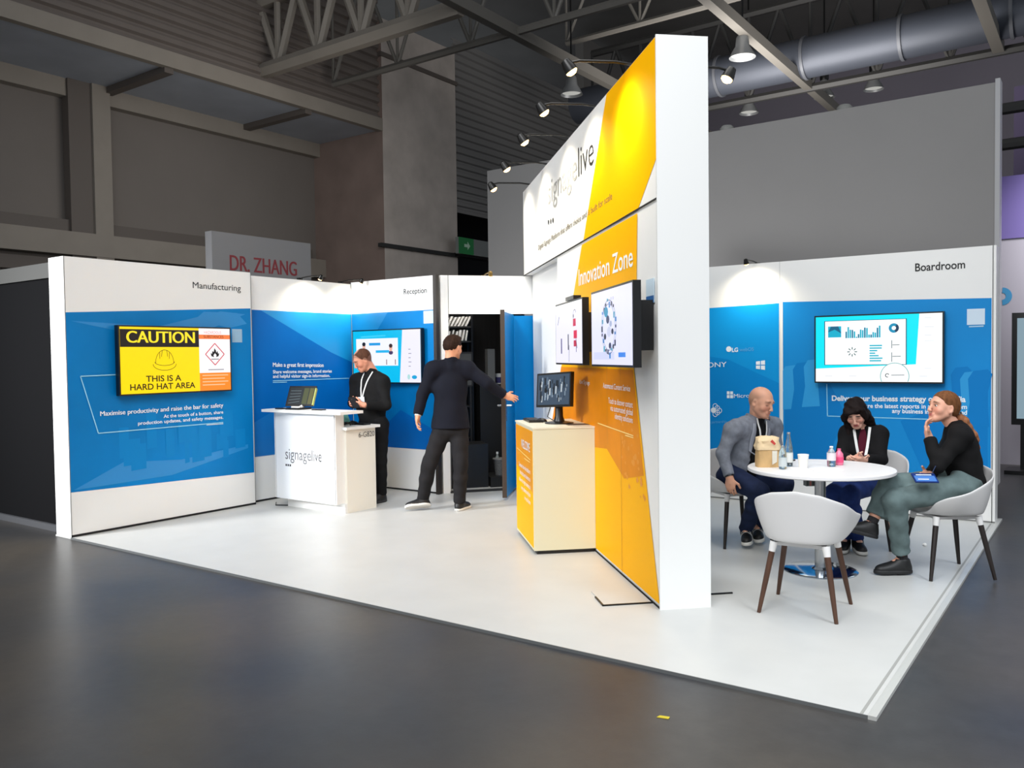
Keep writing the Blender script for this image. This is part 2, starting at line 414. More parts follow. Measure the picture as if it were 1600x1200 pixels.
# the sign of the stand on the far left
fz = Frame((-2.0, 2.92, 2.1), (0, 1, 0))
ds = empty('stand_sign', (-2, 2.92, ZH), 'pale grey overhead sign with red capital letters reading a doctor name', 'sign')
box('sign_board', fz, 0, 1.66, -2.1, 1.15, -.14, 0, M('sign_grey', (150, 149, 150), .6), ds)
text(fz, 'DR. ZHANG', .27, .66, M('red_ink', (150, 62, 68), .6), ds, width=1.12, cap=.20, weight=.03)
lines('faint_line', fz, [((.5, .55), (1.18, .55))], .035, .003, M('faint_ink', (128, 127, 128), .6), ds)
# dark partition of the stand to the left
t = empty('dark_partition', (-3, .2, ZH), 'dark charcoal partition standing left of the blue and white wall end', 'partition')
fd = Frame((-6.5, .12, ZH), (1, 0, 0))
box('panel', fd, 0, 6.2, .06, 2.36, -.1, 0, M('charcoal_panel', (13, 13, 15), .85, spec=.1), t)
box('top_rail', fd, 0, 6.2, 2.36, 2.5, -.12, .02, M('grey_rail', (74, 74, 72), .6), t)
box('foot_rail', fd, 0, 6.2, 0, .06, -.1, .03, M('foot_rail', (70, 71, 74), .6), t)
# purple stand at the far right
fr = Frame((5.9, 9.6, ZH), (1, 0, 0))
structure(box('wall_far_right', fr, 0, 6, 0, 3.1, -.2, 0, M('pale_lilac', (172, 168, 178), .7)))
structure(box('wall_far_right_top', fr, 0, 6, 3.1, 3.95, -.2, .02, M('lilac_panel', (112, 98, 160), .7)))
structure(wbox('wall_right_high', 5.9, 14, 16.2, 16.4, 3.4, 6.9, M('lilac_high', (86, 76, 104), .8)))
for z in (4.15, 4.75, 5.3):
    tag(tube('stage_rail', [(6.1, 11.4, z), (12, 11.4, z)], .09, RBD), {4.15: 'lowest', 4.75: 'middle', 5.3: 'topmost'}[z]+' dark horizontal rail above the lilac panel at the far right edge', 'rail', 'dark rails over the lilac stand')
a, b = fr.px(1568, 463)
ring('printed_arc', fr, a-.02, b, .085, .075, .004, M('arc_blue', (60, 140, 186), .6), None, t0=-1.5, t1=1.5)
tag(bpy.data.objects['printed_arc'], 'blue arc mark printed on the pale far stand wall', 'logo')
t = empty('kiosk_display', (6.8, 8.7, ZH), 'tall black framed display standing beyond the right end of the booth', 'display')
fk = Frame((6.50, 8.7, ZH), (1, 0, 0))
box('frame', fk, 0, .95, .62, 2.05, -.06, 0, BLACK, t, bevel=.01)
box('screen', fk, .06, .88, .7, 1.98, 0, .006, screen_mat((150, 176, 190), .7), t)
lines('picture', fk, [((.3, 1.2), (.3, 1.6))], .12, .009, M('kiosk_pic', (84, 70, 120), .5), t)
box('stand_post', fk, .1, .26, .05, .66, -.1, -.02, BLACK, t)
box('stand_foot', fk, -.06, .5, 0, .05, -.3, .2, BLACK, t, bevel=.008)
tag(wbox('white_bench', 7.3, 7.9, 9.1, 9.5, ZH, .42, M('bench_white', (176, 174, 180), .5), bevel=.02), 'low white block on the floor beyond the right end of the booth', 'bench')
tag(poly('paper_scrap', WORLD, [(0, 0), (.05, .012), (.047, .034), (.004, .024)], 0, .002, M('scrap_yellow', (196, 176, 40), .7)), 'tiny yellow scrap lying on the dark hall floor', 'litter').location = gz(1026, 1121, ZH+.001)
tag(lathe('crumpled_tissue', [(.001, 0), (.014, .002), (.017, .012), (.01, .022), (.001, .025)], WHITE, None, gz(1445, 853, 0), 9), 'small white crumpled tissue on the stand floor behind the black shoe', 'litter')
# ================================================================== the stand's walls
H = 2.5
FL = Frame((0, 0, 0), (0, 1, 0))              # manufacturing wall
FL2 = Frame((-.10, 2.0, 0), (0, 1, 0))        # set-back panel beside it
FB = Frame((-.10, 3.54, 0), (1, 0, 0))        # reception wall
FR = Frame((0, 4.89, 0), (1, 0, 0))           # boardroom wall
A = V3(1.947, 4.334, 0); T_ = unit(V3(5.294, .896, 0)-V3(1.947, 4.334, 0))
FC = Frame(A, T_)                             # the diagonal sign wall, left face
LC = 4.798
FD = Frame((1.285, 3.575, 0), (.643, .766, 0))  # wall with the store-room door

def curve_band(f, pts_top, pts_bot): return pts_top+pts_bot[::-1]
# --- wall_left of the stand
w1 = structure(box('wall_left', FL, 0, 1.985, 0, H, -.26, 0, WHITE, bevel=.006))
c4 = [FL.px(101, 488), FL.px(393, 482), FL.px(397, 738), FL.px(108, 770)]
c4[0] = (.004, c4[0][1]); c4[3] = (.004, c4[3][1]); c4[1] = (1.972, c4[1][1]); c4[2] = (1.972, c4[2][1])
poly('graphic_panel', FL, c4, .002, None, BLUE, w1)
lines('panel_joint', FL, [((.0, .012), (1.985, .012))], .02, .004, DARKGAP, w1)
lines('panel_joint', FL, [((1.981, 0), (1.981, H))], .007, .004, M('joint_grey', (120, 120, 118), .6), w1)
lines('panel_joint', FL, [((.004, 0), (.004, H))], .006, .004, M('joint_grey', (120, 120, 118), .6), w1)
a, b = FL.px(376, 452); a0, _ = FL.px(301, 447)
text(FL, 'Manufacturing', a0, FL.px(301, 450)[1], INK, w1, width=a-a0, cap=.062, weight=0)
# faint factory picture in the print
random.seed(3)
fp = bmesh.new()
for k in range(16):
    x = .05+random.random()*1.75; y0 = .52+random.random()*.25; ww = .05+random.random()*.12; hh = .12+random.random()*.28
    add_poly(fp, FL, [(x, y0), (x+ww, y0+.01), (x+ww, y0+hh), (x, y0+hh)], .0026+.00025*k)
finish('faint_picture', fp, BLUE_M, w1)
fp = bmesh.new()
add_poly(fp, FL, [(.05, 1.93), (.75, 1.80), (1.4, 1.86), (1.9, 2.05), (1.6, 2.07), (.9, 1.90)], .0026)
add_poly(fp, FL, [(1.3, 1.98), (1.7, 1.9), (1.92, 1.95), (1.8, 2.06), (1.4, 2.06)], .0028)
add_poly(fp, FL, [(.03, .42), (1.0, .44), (1.6, .56), (1.9, .62), (1.9, .66), (1.1, .58), (.5, .62)], .0027)
finish('faint_picture', fp, M('blue_print_lift', (22, 134, 202), .35), w1)
L = lambda *p: FL.px(*p)
lines('outline_print', FL, [(L(190, 585), L(125, 588)), (L(125, 588), L(153, 677)), (L(153, 677), L(348, 660))], .009, .0085, PINK_INK, w1)
lines('outline_print', FL, [(L(322, 664), L(348, 662))], .006, .0085, WINK, w1)
def ptext(f, s, p0, p1, m, par, cap, weight=0., c=None, **k):
    a0, b0 = f.px(*p0); a1, b1 = f.px(*p1); c = c or (.0085 if f is FL else .006)
    return text(f, s, a0, b0, m, par, width=a1-a0, cap=cap, c=c, weight=weight, slope=(b1-b0)/(a1-a0), **k)
ptext(FL, 'Maximise productivity and raise the bar for safety', (156, 650), (348, 636), WINK, w1, .042, .022)
ptext(FL, 'At the touch of a button, share', (255, 653), (348, 646), WINK, w1, .032, .012)
ptext(FL, 'production updates, and safety messages.', (215, 664), (348, 654), WINK, w1, .032, .012)
CARD = M('pale_card', (196, 216, 230), .5)
def card(f, p, par, m=CARD):
    q = [f.px(*v) for v in p]; a0, a1 = min(v[0] for v in q), max(v[0] for v in q); b0, b1 = min(v[1] for v in q), max(v[1] for v in q)
    poly('blank_card', f, [(a0, b0), (a1, b0), (a1, b1), (a0, b1)], .003, .005, m, par)
card(FL, [(362, 514), (378, 535)], w1, M('pale_card_left', (150, 186, 212), .5))
# --- set-back panel and reception wall
w2 = structure(box('wall_left_recess', FL2, -.02, 1.64, 0, H-.02, -.12, 0, WHITE))
poly('graphic_panel', FL2, [(.02, .50), (1.535, .50), (1.535, 2.11), (.02, 2.11)], .002, None, BLUE2, w2)
poly('graphic_tint', FL2, [(.18, 2.11), (1.535, 2.11), (1.535, 1.52), (1.2, 1.64)], .0028, None, M('blue_print_tint', (18, 140, 208), .35), w2)
poly('graphic_tint', FL2, [(.02, .50), (.02, .86), (.35, 1.0), (.5, .9), (.8, .5)], .0026, None, M('blue_print_tint2', (8, 110, 186), .35), w2)
lines('panel_joint', FL2, [((.0, .012), (1.54, .012))], .02, .004, DARKGAP, w2)
Q = FL2
ptext(Q, 'Make a great first impression', (426, 573), (505, 573.5), WINK, w2, .046, .03)
ptext(Q, 'Share welcome messages, brand stories', (426, 583.5), (518, 582), WINK, w2, .036, .018)
ptext(Q, 'and helpful visitor sign-in information.', (426, 590.5), (515, 589), WINK, w2, .036, .018)
lines('outline_print', Q, [(Q.px(426, 595), Q.px(545, 591)), (Q.px(426, 597.5), Q.px(448, 597))], .008, .004, PINK_INK, w2)
w3 = structure(box('wall_back', FB, 0, 1.36, 0, H, -.12, 0, WHITE))
poly('graphic_panel', FB, [(.012, .50), (1.345, .50), (1.345, 2.11), (.012, 2.11)], .002, None, BLUE, w3)
poly('graphic_tint', FB, [(.012, 2.11), (.62, 2.11), (.44, 1.90), (.2, 1.86), (.012, 1.6)], .0026, None, M('blue_print_tint', (18, 140, 208), .35), w3)
poly('graphic_tint', FB, [(.2, .50), (.8, .95), (1.345, .72), (1.345, .50)], .0026, None, BLUE2, w3)
lines('panel_joint', FB, [((.0, .010), (1.36, .010))], .018, .004, DARKGAP, w3)
lines('panel_joint', FB, [((.004, .0), (.004, H))], .006, .004, M('joint_blue', (40, 60, 76), .6), w3)
a0, b0 = FB.px(631, 460); a1, b1 = FB.px(667, 460)
text(FB, 'Reception', a0, b0, INK, w3, width=a1-a0, cap=.062, weight=.003)
card(FB, [(662, 486), (678, 505)], w3)
structure(wbox('trim_12', 1.262, 1.305, 3.50, 3.56, 0, H+.0, M('bronze_post', (40, 33, 28), .4), bevel=.003))
# --- wall with the store-room door
w4 = structure(box('wall_door', FD, .02, 1.15, 2.06, H, -.06, 0, WHITE))
box('door_post', FD, .02, .105, 0, 2.06, -.06, 0, WHITE, w4)
poly('graphic_panel', FD, [(.86, .02), (1.15, .02), (1.15, 2.04), (.86, 2.04)], -.03, -.02, BLUE, w4)
lines('panel_joint', FD, [((.11, 0), (.11, H))], .006, .003, M('joint_grey', (120, 120, 118), .6), w4)
structure(box('trim_13', FD, .10, .85, 0, .02, -.05, .02, M('threshold', (40, 40, 40), .5)))
# --- boardroom wall
w5 = structure(box('wall_back_boardroom', FR, 2.2, W_ST, 0, H, -.2, 0, WHITE, bevel=.006))
SX = 4.765
poly('graphic_panel', FR, [(2.3, .39), (SX-.02, .39), (SX-.02, 2.075), (2.3, 2.02)], .002, None, BLUE_L, w5)
poly('graphic_panel', FR, [(SX+.02, .39), (W_ST-.035, .38), (W_ST-.035, 2.03), (SX+.02, 2.085)], .002, None, BLUE_B, w5)
poly('graphic_tint', FR, [(3.6, .39), (SX-.02, .39), (SX-.02, 1.25), (4.2, 1.5), (3.6, 1.6)], .0026, None, M('blue_print_b', (8, 136, 210), .4, spec=.15), w5)
lines('panel_joint', FR, [((SX, 0), (SX, 2.10))], .035, .004, WHITE, w5)
lines('panel_joint', FR, [((SX-.012, 0), (SX-.012, H))], .004, .0045, M('joint_pale', (190, 190, 186), .6), w5)
lines('panel_joint', FR, [((2.2, .008), (W_ST, .008))], .012, .004, M('joint_grey', (120, 120, 118), .6), w5)
lines('panel_joint', FR, [((W_ST-.025, .0), (W_ST-.025, H))], .006, .004, M('joint_dark', (70, 70, 70), .6), w5)
a0, b0 = FR.px(1430, 424); a1, b1 = FR.px(1508, 418)
text(FR, 'Boardroom', a0, b0, INK, w5, width=a1-a0, cap=.072, weight=.014)
# faint picture of a row of chairs in the print
CH1 = M('blue_print_chair', (52, 156, 218), .4, spec=.15); CH2 = M('blue_print_chair_dark', (16, 124, 196), .4, spec=.15)
def chair_print(x, y, s, k):
    pts = [(0, 0), (.05, .32), (.03, .62), (.09, .72), (.25, .74), (.30, .68), (.24, .4), (.27, .02)]
    poly('faint_picture', FR, [(x+a*s, y+b*s) for a, b in pts], .0030+.0002*k, None, CH1 if k % 2 == 0 else CH2, w5)
for k, (px_, py_, s) in enumerate([(1219, 640, .62), (1236, 640, .66), (1253, 636, .66), (1482, 650, .62), (1496, 660, .64), (1508, 668, .72)]):
    x, y = FR.px(px_, py_); chair_print(x, y, s, k)
poly('faint_picture', FR, [(4.8, 1.12), (5.25, 1.25), (5.4, .95), (5.2, .42), (4.8, .42)], .0028, None, CH2, w5)
poly('faint_picture', FR, [(5.9, .9), (6.63, 1.2), (6.63, .45), (6.1, .42)], .0028, None, CH2, w5)
lines('outline_print', FR, [(FR.px(1292, 600), FR.px(1293, 650)), (FR.px(1293, 650), FR.px(1450, 655))], .008, .004, PINK_INK, w5)
ptext(FR, 'Deliver your business strategy on a media', (1300, 626), (1509, 628), WINK, w5, .050, .03)
ptext(FR, 'Share the latest reports in any form from', (1343, 637), (1511, 639), WINK, w5, .040, .022)
ptext(FR, 'any business intelligence feed', (1394, 645), (1511, 648), WINK, w5, .040, .022)
card(FR, [(1511, 483), (1539, 507)], w5, M('pale_card_right', (205, 222, 236), .5))
lines('outline_print', FR, [(FR.px(1514, 510.5), FR.px(1537, 509.5))], .012, .004, M('pale_text', (160, 200, 226), .5), w5)
# partner logos on the left board
R_ = lambda *p: FR.px(*p)
def logo_disc(p, r, m=WINK): poly('printed_logo', FR, disc_pts(*R_(*p), r), .004, None, m, w5)
logo_disc((1139, 545.5), .030); ptext(FR, 'LG', (1144, 550), (1153.5, 549.5), WINK, w5, .042, .03)
ptext(FR, 'webOS', (1156, 549), (1178, 548), M('logo_mid', (96, 176, 226), .5), w5, .036, .0)
ptext(FR, 'SONY', (1099, 574.5), (1135.5, 573), WINK, w5, .052, .012)
def window_logo(p0, p1, skew):
    a0, b0 = R_(*p0); a1, b1 = R_(*p1); g = (a1-a0)*.05; am = (a0+a1)/2; bm_ = (b0+b1)/2
    for x0, x1 in ((a0, am-g), (am+g, a1)):
        for y0, y1, s in ((b0, bm_-g, -1), (bm_+g, b1, 1)):
            k0 = skew*(1-(x0-a0)/(a1-a0))*s; k1 = skew*(1-(x1-a0)/(a1-a0))*s
            ya0, yb0, ya1, yb1 = y0, y1, y0, y1
            if s < 0: ya0 -= k0; ya1 -= k1
            else: yb0 -= k0; yb1 -= k1
            poly('printed_logo', FR, [(x0, ya0), (x1, ya1), (x1, yb1), (x0, yb0)], .004, None, WINK, w5)
window_logo((1181.5, 578), (1195.5, 563), .012)
window_logo((1136, 622), (1145.5, 611.5), 0)
ptext(FR, 'Microsoft', (1147, 621.5), (1188, 620.5), WINK, w5, .040, .006)
for k, (dx, dy) in enumerate(((0, 0), (6.2, -3.5), (6.2, 3.5), (3, -6.5), (9.5, .5), (3, 6))):
    a, b = R_(1115+dx, 641+dy)
    if dx == 0: poly('printed_logo', FR, disc_pts(a, b, .030), .004, None, WINK, w5)
    else: ring('printed_logo', FR, a, b, .026, .006, .005+.0008*k, WINK, w5, 20)
ptext(FR, 'in partnership', (1107, 661.5), (1136, 660.5), M('logo_mid', (96, 176, 226), .5), w5, .028, .0)

# ================================================================== store room behind the door
BLK = M('black_drape', (20, 19, 19), .9, noise=.3, nscale=6, stretch=(6, 6, .4))
structure(box('wall_store_back', FD, .0, 1.05, 0, H-.1, -1.42, -1.38, BLK))
structure(box('wall_store_side', FD, .0, .02, 0, H-.1, -1.4, -.07, BLK))
structure(box('wall_store_right', FD, 1.0, 1.03, 0, H-.1, -1.4, -.07, BLK))
structure(box('ceiling_store', FD, .0, 1.05, H-.1, H-.06, -1.42, -.12, BLK))
t = empty('store_shelf', FD.P(.1, 0, -1.2), 'dark wire shelf rack with two tilted tiers inside the store room', 'shelf')
SHM = M('dark_shelf', (34, 32, 31), .5)
for zz in (1.77, 1.955, .55, .95, 1.25):
    box('shelf_board', FD, .12, .58, zz-.02, zz, -1.2, -.92, SHM, t)
area_light('store_fill', FD.P(.42, 2.36, -.5), FD.P(.35, 1.8, -1.1), .25, 3.2, (1, .96, .9), 150)  # added fill without a fitting, brightens the booklets on the shelf
for a in (.125, .575):
    for c in (-1.19, -.93): box('upright', FD, a-.012, a+.012, 0, 2.12, c-.012, c+.012, BLACKM, t)
BRO = M('brochure_paper', (236, 234, 228), .6)
k = 0
for row, zz in enumerate((1.77, 1.955)):
    for j in range(8):
        a = .16+.047*j; lean = (.02, .055)[row]+.02*random.random(); hh = (.12, .105)[row]+.02*random.random(); wd = .020+.010*random.random()
        o = poly('brochure', FD, [(a, zz), (a+wd, zz), (a+wd+lean, zz+hh), (a+lean, zz+hh)], -1.08, -.95, BRO)
        tag(o, 'white booklet leaning among others on the %s tier of the dark store room shelf' % ('lower' if row == 0 else 'upper'), 'booklet', 'booklets on the %s shelf tier' % ('lower' if row == 0 else 'upper'))
GB = M('grey_board', (84, 84, 82), .6)
def store_box(name, a0, a1, b0, b1, c0, c1, label, m=GB, cat='box'):
    return tag(box(name, FD, a0, a1, b0, b1, c0, c1, m, bevel=.006), label, cat)
t = empty('presentation_board', FD.P(.36, .9, -.9), 'grey framed board standing in the dark store room beside the man', 'board')
box('board', FD, .36, .56, 1.2, 1.62, -.9, -.88, GB, t)
lines('frame', FD, [((.36, 1.2), (.56, 1.2)), ((.56, 1.2), (.56, 1.62)), ((.56, 1.62), (.36, 1.62)), ((.36, 1.62), (.36, 1.2))], .02, -.876, SHM, t)
lines('leg', FD, [((.38, 0), (.38, 1.2))], .025, -.89, SHM, t); lines('leg', FD, [((.54, 0), (.54, 1.2))], .025, -.89, SHM, t)
tag(box('grey_crate', FD, .70, .79, 1.24, 1.66, -.75, -.6, GB, bevel=.004), 'tall slim grey panel upright in the dark store room, left of the paper cup', 'panel')
tag(box('flight_case', FD, .12, .62, 0, .52, -.7, -.3, M('case_black', (24, 24, 25), .5), bevel=.01), 'black flight case on the store room floor behind the walking man', 'case')
tag(box('black_cabinet', FD, .64, .98, 0, 1.22, -1.34, -.80, M('cabinet_black', (19, 19, 20), .5), bevel=.008), 'black cabinet in the store room carrying a white cup', 'cabinet')
p = FD.P(.90, 1.22, -.86); cup0 = empty('drinking_cup', p, 'white paper cup on the black cabinet inside the store room', 'cup')
lathe('cup_body', [(.032, 0), (.045, .13), (.043, .13), (.03, .006)], M('cup_white', (228, 226, 220), .5), cup0, p, 20)
lathe('sleeve', [(.0335, .012), (.041, .085), (.040, .085)], M('cup_sleeve', (60, 56, 110), .6), cup0, p, 20)
tag(box('low_crate', FD, .64, .97, 0, .12, -.70, -.26, M('crate_black', (22, 22, 23), .6), bevel=.008), 'low black crate under the grey mesh waste bin in the store room', 'crate')
p = np.array(FD.P(.80, .12, -.45)); t = empty('waste_bin', p, 'grey mesh waste bin in the store room with a bottle in it', 'bin')
lathe('bin_body', [(.058, 0), (.078, .19), (.084, .19), (.084, .2), (.075, .2), (.054, .01)], M('bin_grey', (112, 112, 110), .7, noise=.3, nscale=60), t, p, 28)
lathe('rim', [(.080, .188), (.088, .19), (.088, .204), (.082, .206)], M('bin_rim', (140, 140, 138), .5), t, p, 28)
q = p+V3(-.03, -.01, .10)
t = empty('plastic_bottle', q, 'clear bottle with white cap standing in the grey waste bin', 'bottle')
lathe('bottle_body', [(.001, 0), (.03, 0), (.03, .1), (.012, .14), (.012, .155)], M('bottle_dull', (150, 156, 152), .2), t, q, 16)
lathe('cap', [(.015, .155), (.015, .18), (.001, .182)], WHITE, t, q, 16)
# the door leaf, standing open towards the reception
hinge = FD.P(.86, 0, 0); tip = Vector(gz(798.5, 771, 0)); tip = Vector(hinge)+(tip-Vector(hinge)).normalized()*.74
FDL = Frame(hinge, tip-Vector(hinge))
dl = empty('door', hinge, None); dl.name = 'door_1'; structure(dl)
box('door_leaf', FDL, .01, .74, .03, 2.05, -.02, .02, BLUE, dl)
box('door_edge', FDL, .74, .752, .03, 2.07, -.024, .024, M('door_edge_bronze', (58, 44, 34), .4), dl)
for s in (1, -1):
    hd = tube('door_handle', [FDL.P(.68, 1.03, .02*s), FDL.P(.68, 1.03, .07*s), FDL.P(.56, 1.03, .07*s)], .010, STEEL, dl, 10)
    box('lock_plate', FDL, .66, .70, .86, 1.09, .02*s, .026*s, STEEL, dl)
# ================================================================== the tall diagonal sign wall
tw = empty('sign_wall', FC.P(LC/2, 0, -.15), 'tall white and yellow diagonal display wall with product name header', 'display wall')
HS, HT = 2.51, 3.47
REC, TH = .10, .31
XR = 1.86                                     # the wall is recessed under the header up to here
box('header', FC, 0, LC, HS, HT, -TH, 0, WHITE, tw, bevel=.004)
bm = bmesh.new(); add_box(bm, FC, XR, LC, 0, HS, -TH, -.002); add_box(bm, FC, 0, XR, 0, HS, -TH, -REC)
finish('wall_panel', bm, WHITE, tw)
box('end_panel', FC, LC, LC+.012, 0, HT+.004, -TH-.01, .006, M('end_white', (232, 232, 230), .45), tw, bevel=.003)
K = lambda *p: FC.px(*p)
top = lambda x: (K(x, 200)[0], HT-.002)
hp = poly('header_graphic', FC, [(K(948, 151)[0], HT-.003), (LC-.004, HT-.003), (LC-.004, K(1024.5, 247)[1]), K(997, 327.5), K(912, 375)], .002, None, YEL, tw)
bh = HS-.01
q0 = K(910, 380); q1 = K(866, 640); qd = (q1[0]-q0[0])/(q1[1]-q0[1])
r1 = K(994.5, 495); r2 = K(991, 577); r3 = K(1031, 946)
xl = lambda z: q0[0]+qd*(z-q0[1])
poly('panel_graphic', FC, [(xl(bh-.02), bh-.02), (K(996, 331)[0], bh-.02), r1, r2, (r3[0], .03), (xl(.03), .03)], .002, None, YEL, tw)
poly('panel_overprint', FC, [(xl(1.46), 1.46), (r2[0]-.02, 1.46), (r2[0]+(r3[0]-r2[0])*.40, .78), (4.05, .70), (3.6, .86), (xl(.7), .7)], .003, None, ORANGE, tw)
random.seed(11)
sp = bmesh.new()
for k in range(34):                           # the pale flecks of the print
    z = .62+random.random()*.48; s = 4.0+random.random()*(r2[0]+(r3[0]-r2[0])*(r2[1]-z)/(r2[1]-r3[1])-4.06); r = .008+random.random()*.016
    add_poly(sp, FC, [(s+r*1.3*math.cos(t)*(.6+.6*random.random()), z+r*math.sin(t)*(.6+.6*random.random())) for t in [i*1.05 for i in range(6)]], .0032+k*4e-5)
finish('printed_flecks', sp, M('orange_fleck', (231, 142, 2), .36, spec=.25), tw)
lines('panel_joint', FC, [((0, HS-.008), (LC, HS-.008))], .014, .004, DARKGAP, tw)
lines('panel_joint', FC, [((3.98, .02), (3.98, 1.5)), ((3.62, .9), (3.62, 1.5))], .006, .004, M('orange_joint', (190, 120, 10), .5), tw)
lines('panel_joint', FC, [((LC-.004, 0), (LC-.004, HT))], .008, .004, M('joint_grey', (120, 120, 118), .6), tw)
lines('panel_joint', FC, [((XR, .008), (LC, .008))], .016, .004, DARKGAP, tw)
# writing
def ctext(s, p0, p1, m, cap, weight=0., **k): return ptext(FC, s, p0, p1, m, tw, cap, weight, c=.005, **k)
a0, b0 = K(857, 334); a1, b1 = K(928.5, 258)
zb = 3.055
text(FC, 'signage', 1.47, zb, M('thin_grey_ink', (150, 150, 148), .6), tw, width=1.25, cap=.235, c=.0035, weight=-.003)
text(FC, 'live', 2.775, zb, INK, tw, width=.515, cap=.245, c=.0035, weight=-.008)
for k in range(3):
    a, b = K(857.5+3.6*k, 347-1.5*k); poly('printed_logo', FC, disc_pts(a, b, .024), .005, None, INK, tw)
text(FC, 'Digital Signage Platform that offers choice and is built for scale', .93, 2.682, M('tag_grey_ink', (104, 92, 62), .6), tw, width=2.88, cap=.050, c=.0035)
a0, b0 = K(905.5, 440); a1, b1 = K(990, 413)
text(FC, 'Innovation Zone', 2.756, 2.15, WINK, tw, width=1.545, cap=.135, c=.0045, weight=.008)
text(FC, 'Live Signage', K(907, 600)[0], K(912, 600)[1], WINK, tw, width=.34, cap=.034, c=.006)
text(FC, 'Automated Content Service', K(943.5, 604)[0], K(943.5, 604)[1]-.01, WINK, tw, width=K(986, 605)[0]-K(943.5, 604)[0], cap=.040, c=.006, weight=.004)
for y, x0, s in ((634, 952, 'Touch to discover content'), (646, 955, 'via automated global'), (658, 962, 'identity solutions')):
    a0, b0 = K(x0, y); a1, b1 = K(990, y+1); text(FC, s, a0, b1-.01, WINK, tw, width=a1-a0, cap=.042, c=.006)
lines('outline_print', FC, [(K(935, 661), K(991, 681)), (K(978, 680), K(991, 684))], .008, .006, M('pale_yellow_ink', (250, 214, 130), .5), tw)
a0, b0 = K(1011, 475); a1, b1 = K(1023, 434)
poly('blank_card', FC, [(a0, b0), (a1, b0), (a1, b1), (a0, b1)], .003, .006, CARD, tw)
poly('card_strip', FC, [(a0, b0), (a1, b0), (a1, b0+.045), (a0, b0+.045)], .0065, None, M('strip_blue', (30, 96, 160), .5), tw)
# thin steel foot plates that steady the wall
def foot_plate(side, s0):
    ft = wbox('foot_plate', 0, 1, 0, 1, 0, 1, BLACKM, tw) if False else None
    if side > 0: return box('foot_plate', FC, s0, s0+.32, 0, .006, .01, .32, STAGE_M, tw), box('foot_plate_edge', FC, s0+.315, s0+.325, 0, .009, .0, .33, BLACKM, tw), box('foot_plate_edge', FC, s0+.13, s0+.325, 0, .009, .32, .33, BLACKM, tw)
    return box('foot_plate_edge', FC, s0, s0+.012, 0, .009, -TH-.26, -TH, BLACKM, tw)
foot_plate(1, 4.34); foot_plate(-1, 4.55)

# ------------------------------------------------------------------ screens
def screen(name, f, a0, b0, wd, ht, c0, c1, label, cat='screen', bez=.014, base=(235, 236, 244), s=.95, bracket=True, wall=0.):
    """a flat display whose glass is at c1 and whose back hangs on the wall at 'wall'"""
    t = empty(name, f.P(a0+wd/2, b0, c0), label, cat)
    box('housing', f, a0, a0+wd, b0, b0+ht, c0, c1, BLACK, t, bevel=.006)
    if c0 > wall+.01:
        box('wall_bracket', f, a0+wd*.22, a0+wd*.78, b0+ht*.2, b0+ht*.8, wall+.004, c0, M('bracket_black', (20, 20, 22), .5), t)
    sc = box('screen', f, a0+bez, a0+wd-bez, b0+bez, b0+ht-bez, c1, c1+.0015, screen_mat(base, s), t)
    g = f.off(a0+bez, b0+bez, c1+.0015); W_, H_ = wd-2*bez, ht-2*bez
    return t, sc, g, W_, H_
# caution display on the manufacturing wall
p0 = FL.px(189, 617, .1); p1 = FL.px(361, 514, .1)
t, sc, g, W_, H_ = screen('wall_display', FL, .435, 1.245, 1.215, .655, .03, .09, 'wall screen showing a yellow caution hard hat notice', base=(255, 218, 0), s=1.0)
cw = .695*W_
def rect(f, a0, a1, b0, b1, c, rgb, par, s=1.0, name='picture'): return poly(name, f, [(a0, b0), (a1, b0), (a1, b1), (a0, b1)], c, None, screen_mat(rgb, s), par)
rect(g, 0, cw, .70*H_, .965*H_, .001, (24, 18, 20), sc)
text(g, 'CAUTION', .08*cw, .765*H_, screen_mat((255, 226, 40)), sc, width=.86*cw, cap=.155*H_/.9, c=.002, weight=.035)
rect(g, cw, W_, 0, H_, .001, (246, 242, 246), sc)
rect(g, cw, W_, 0, .285*H_, .0015, (255, 138, 40), sc); rect(g, cw, W_, .83*H_, .90*H_, .0015, (255, 128, 66), sc)
text(g, 'HAZARDOUS', cw+.06, .915*H_, screen_mat((230, 150, 140)), sc, width=.2, cap=.028, c=.002)
text(g, 'SUBSTANCES', cw+.055, .845*H_, screen_mat((120, 50, 20)), sc, width=.23, cap=.028, c=.002, weight=.01)
for k in range(4): lines('picture', g, [((cw+.03, .245*H_-.032*k), (W_-.03-.04*(k % 2), .245*H_-.032*k))], .010, .002, screen_mat((255, 196, 150)), sc)
lines('picture', g, [((cw+.1, .335*H_), (W_-.08, .335*H_))], .010, .002, screen_mat((150, 150, 156)), sc)
cx, cy = (cw+W_)/2, .585*H_; dq = .110
lines('picture', g, [((cx-dq, cy), (cx, cy+dq)), ((cx, cy+dq), (cx+dq, cy)), ((cx+dq, cy), (cx, cy-dq)), ((cx, cy-dq), (cx-dq, cy))], .009, .002, screen_mat((206, 40, 60)), sc)
poly('picture', g, [(cx-.012, cy-.03), (cx-.042, cy-.02), (cx-.05, cy+.012), (cx-.034, cy+.004), (cx-.03, cy+.034), (cx-.014, cy+.022), (cx-.006, cy+.062), (cx+.012, cy+.04), (cx+.016, cy+.016), (cx+.03, cy+.034), (cx+.036, cy+.006), (cx+.05, cy+.01), (cx+.042, cy-.02), (cx+.012, cy-.03), (cx+.018, cy-.01), (cx, cy+.01), (cx-.018, cy-.01)], .002, None, screen_mat((16, 14, 16)), sc)
lines('picture', g, [((cx-.045, cy-.05), (cx+.045, cy-.05))], .007, .002, screen_mat((16, 14, 16)), sc)
INKY = screen_mat((60, 46, 10)); hx, hy = .54*cw, .455*H_
R1 = .095
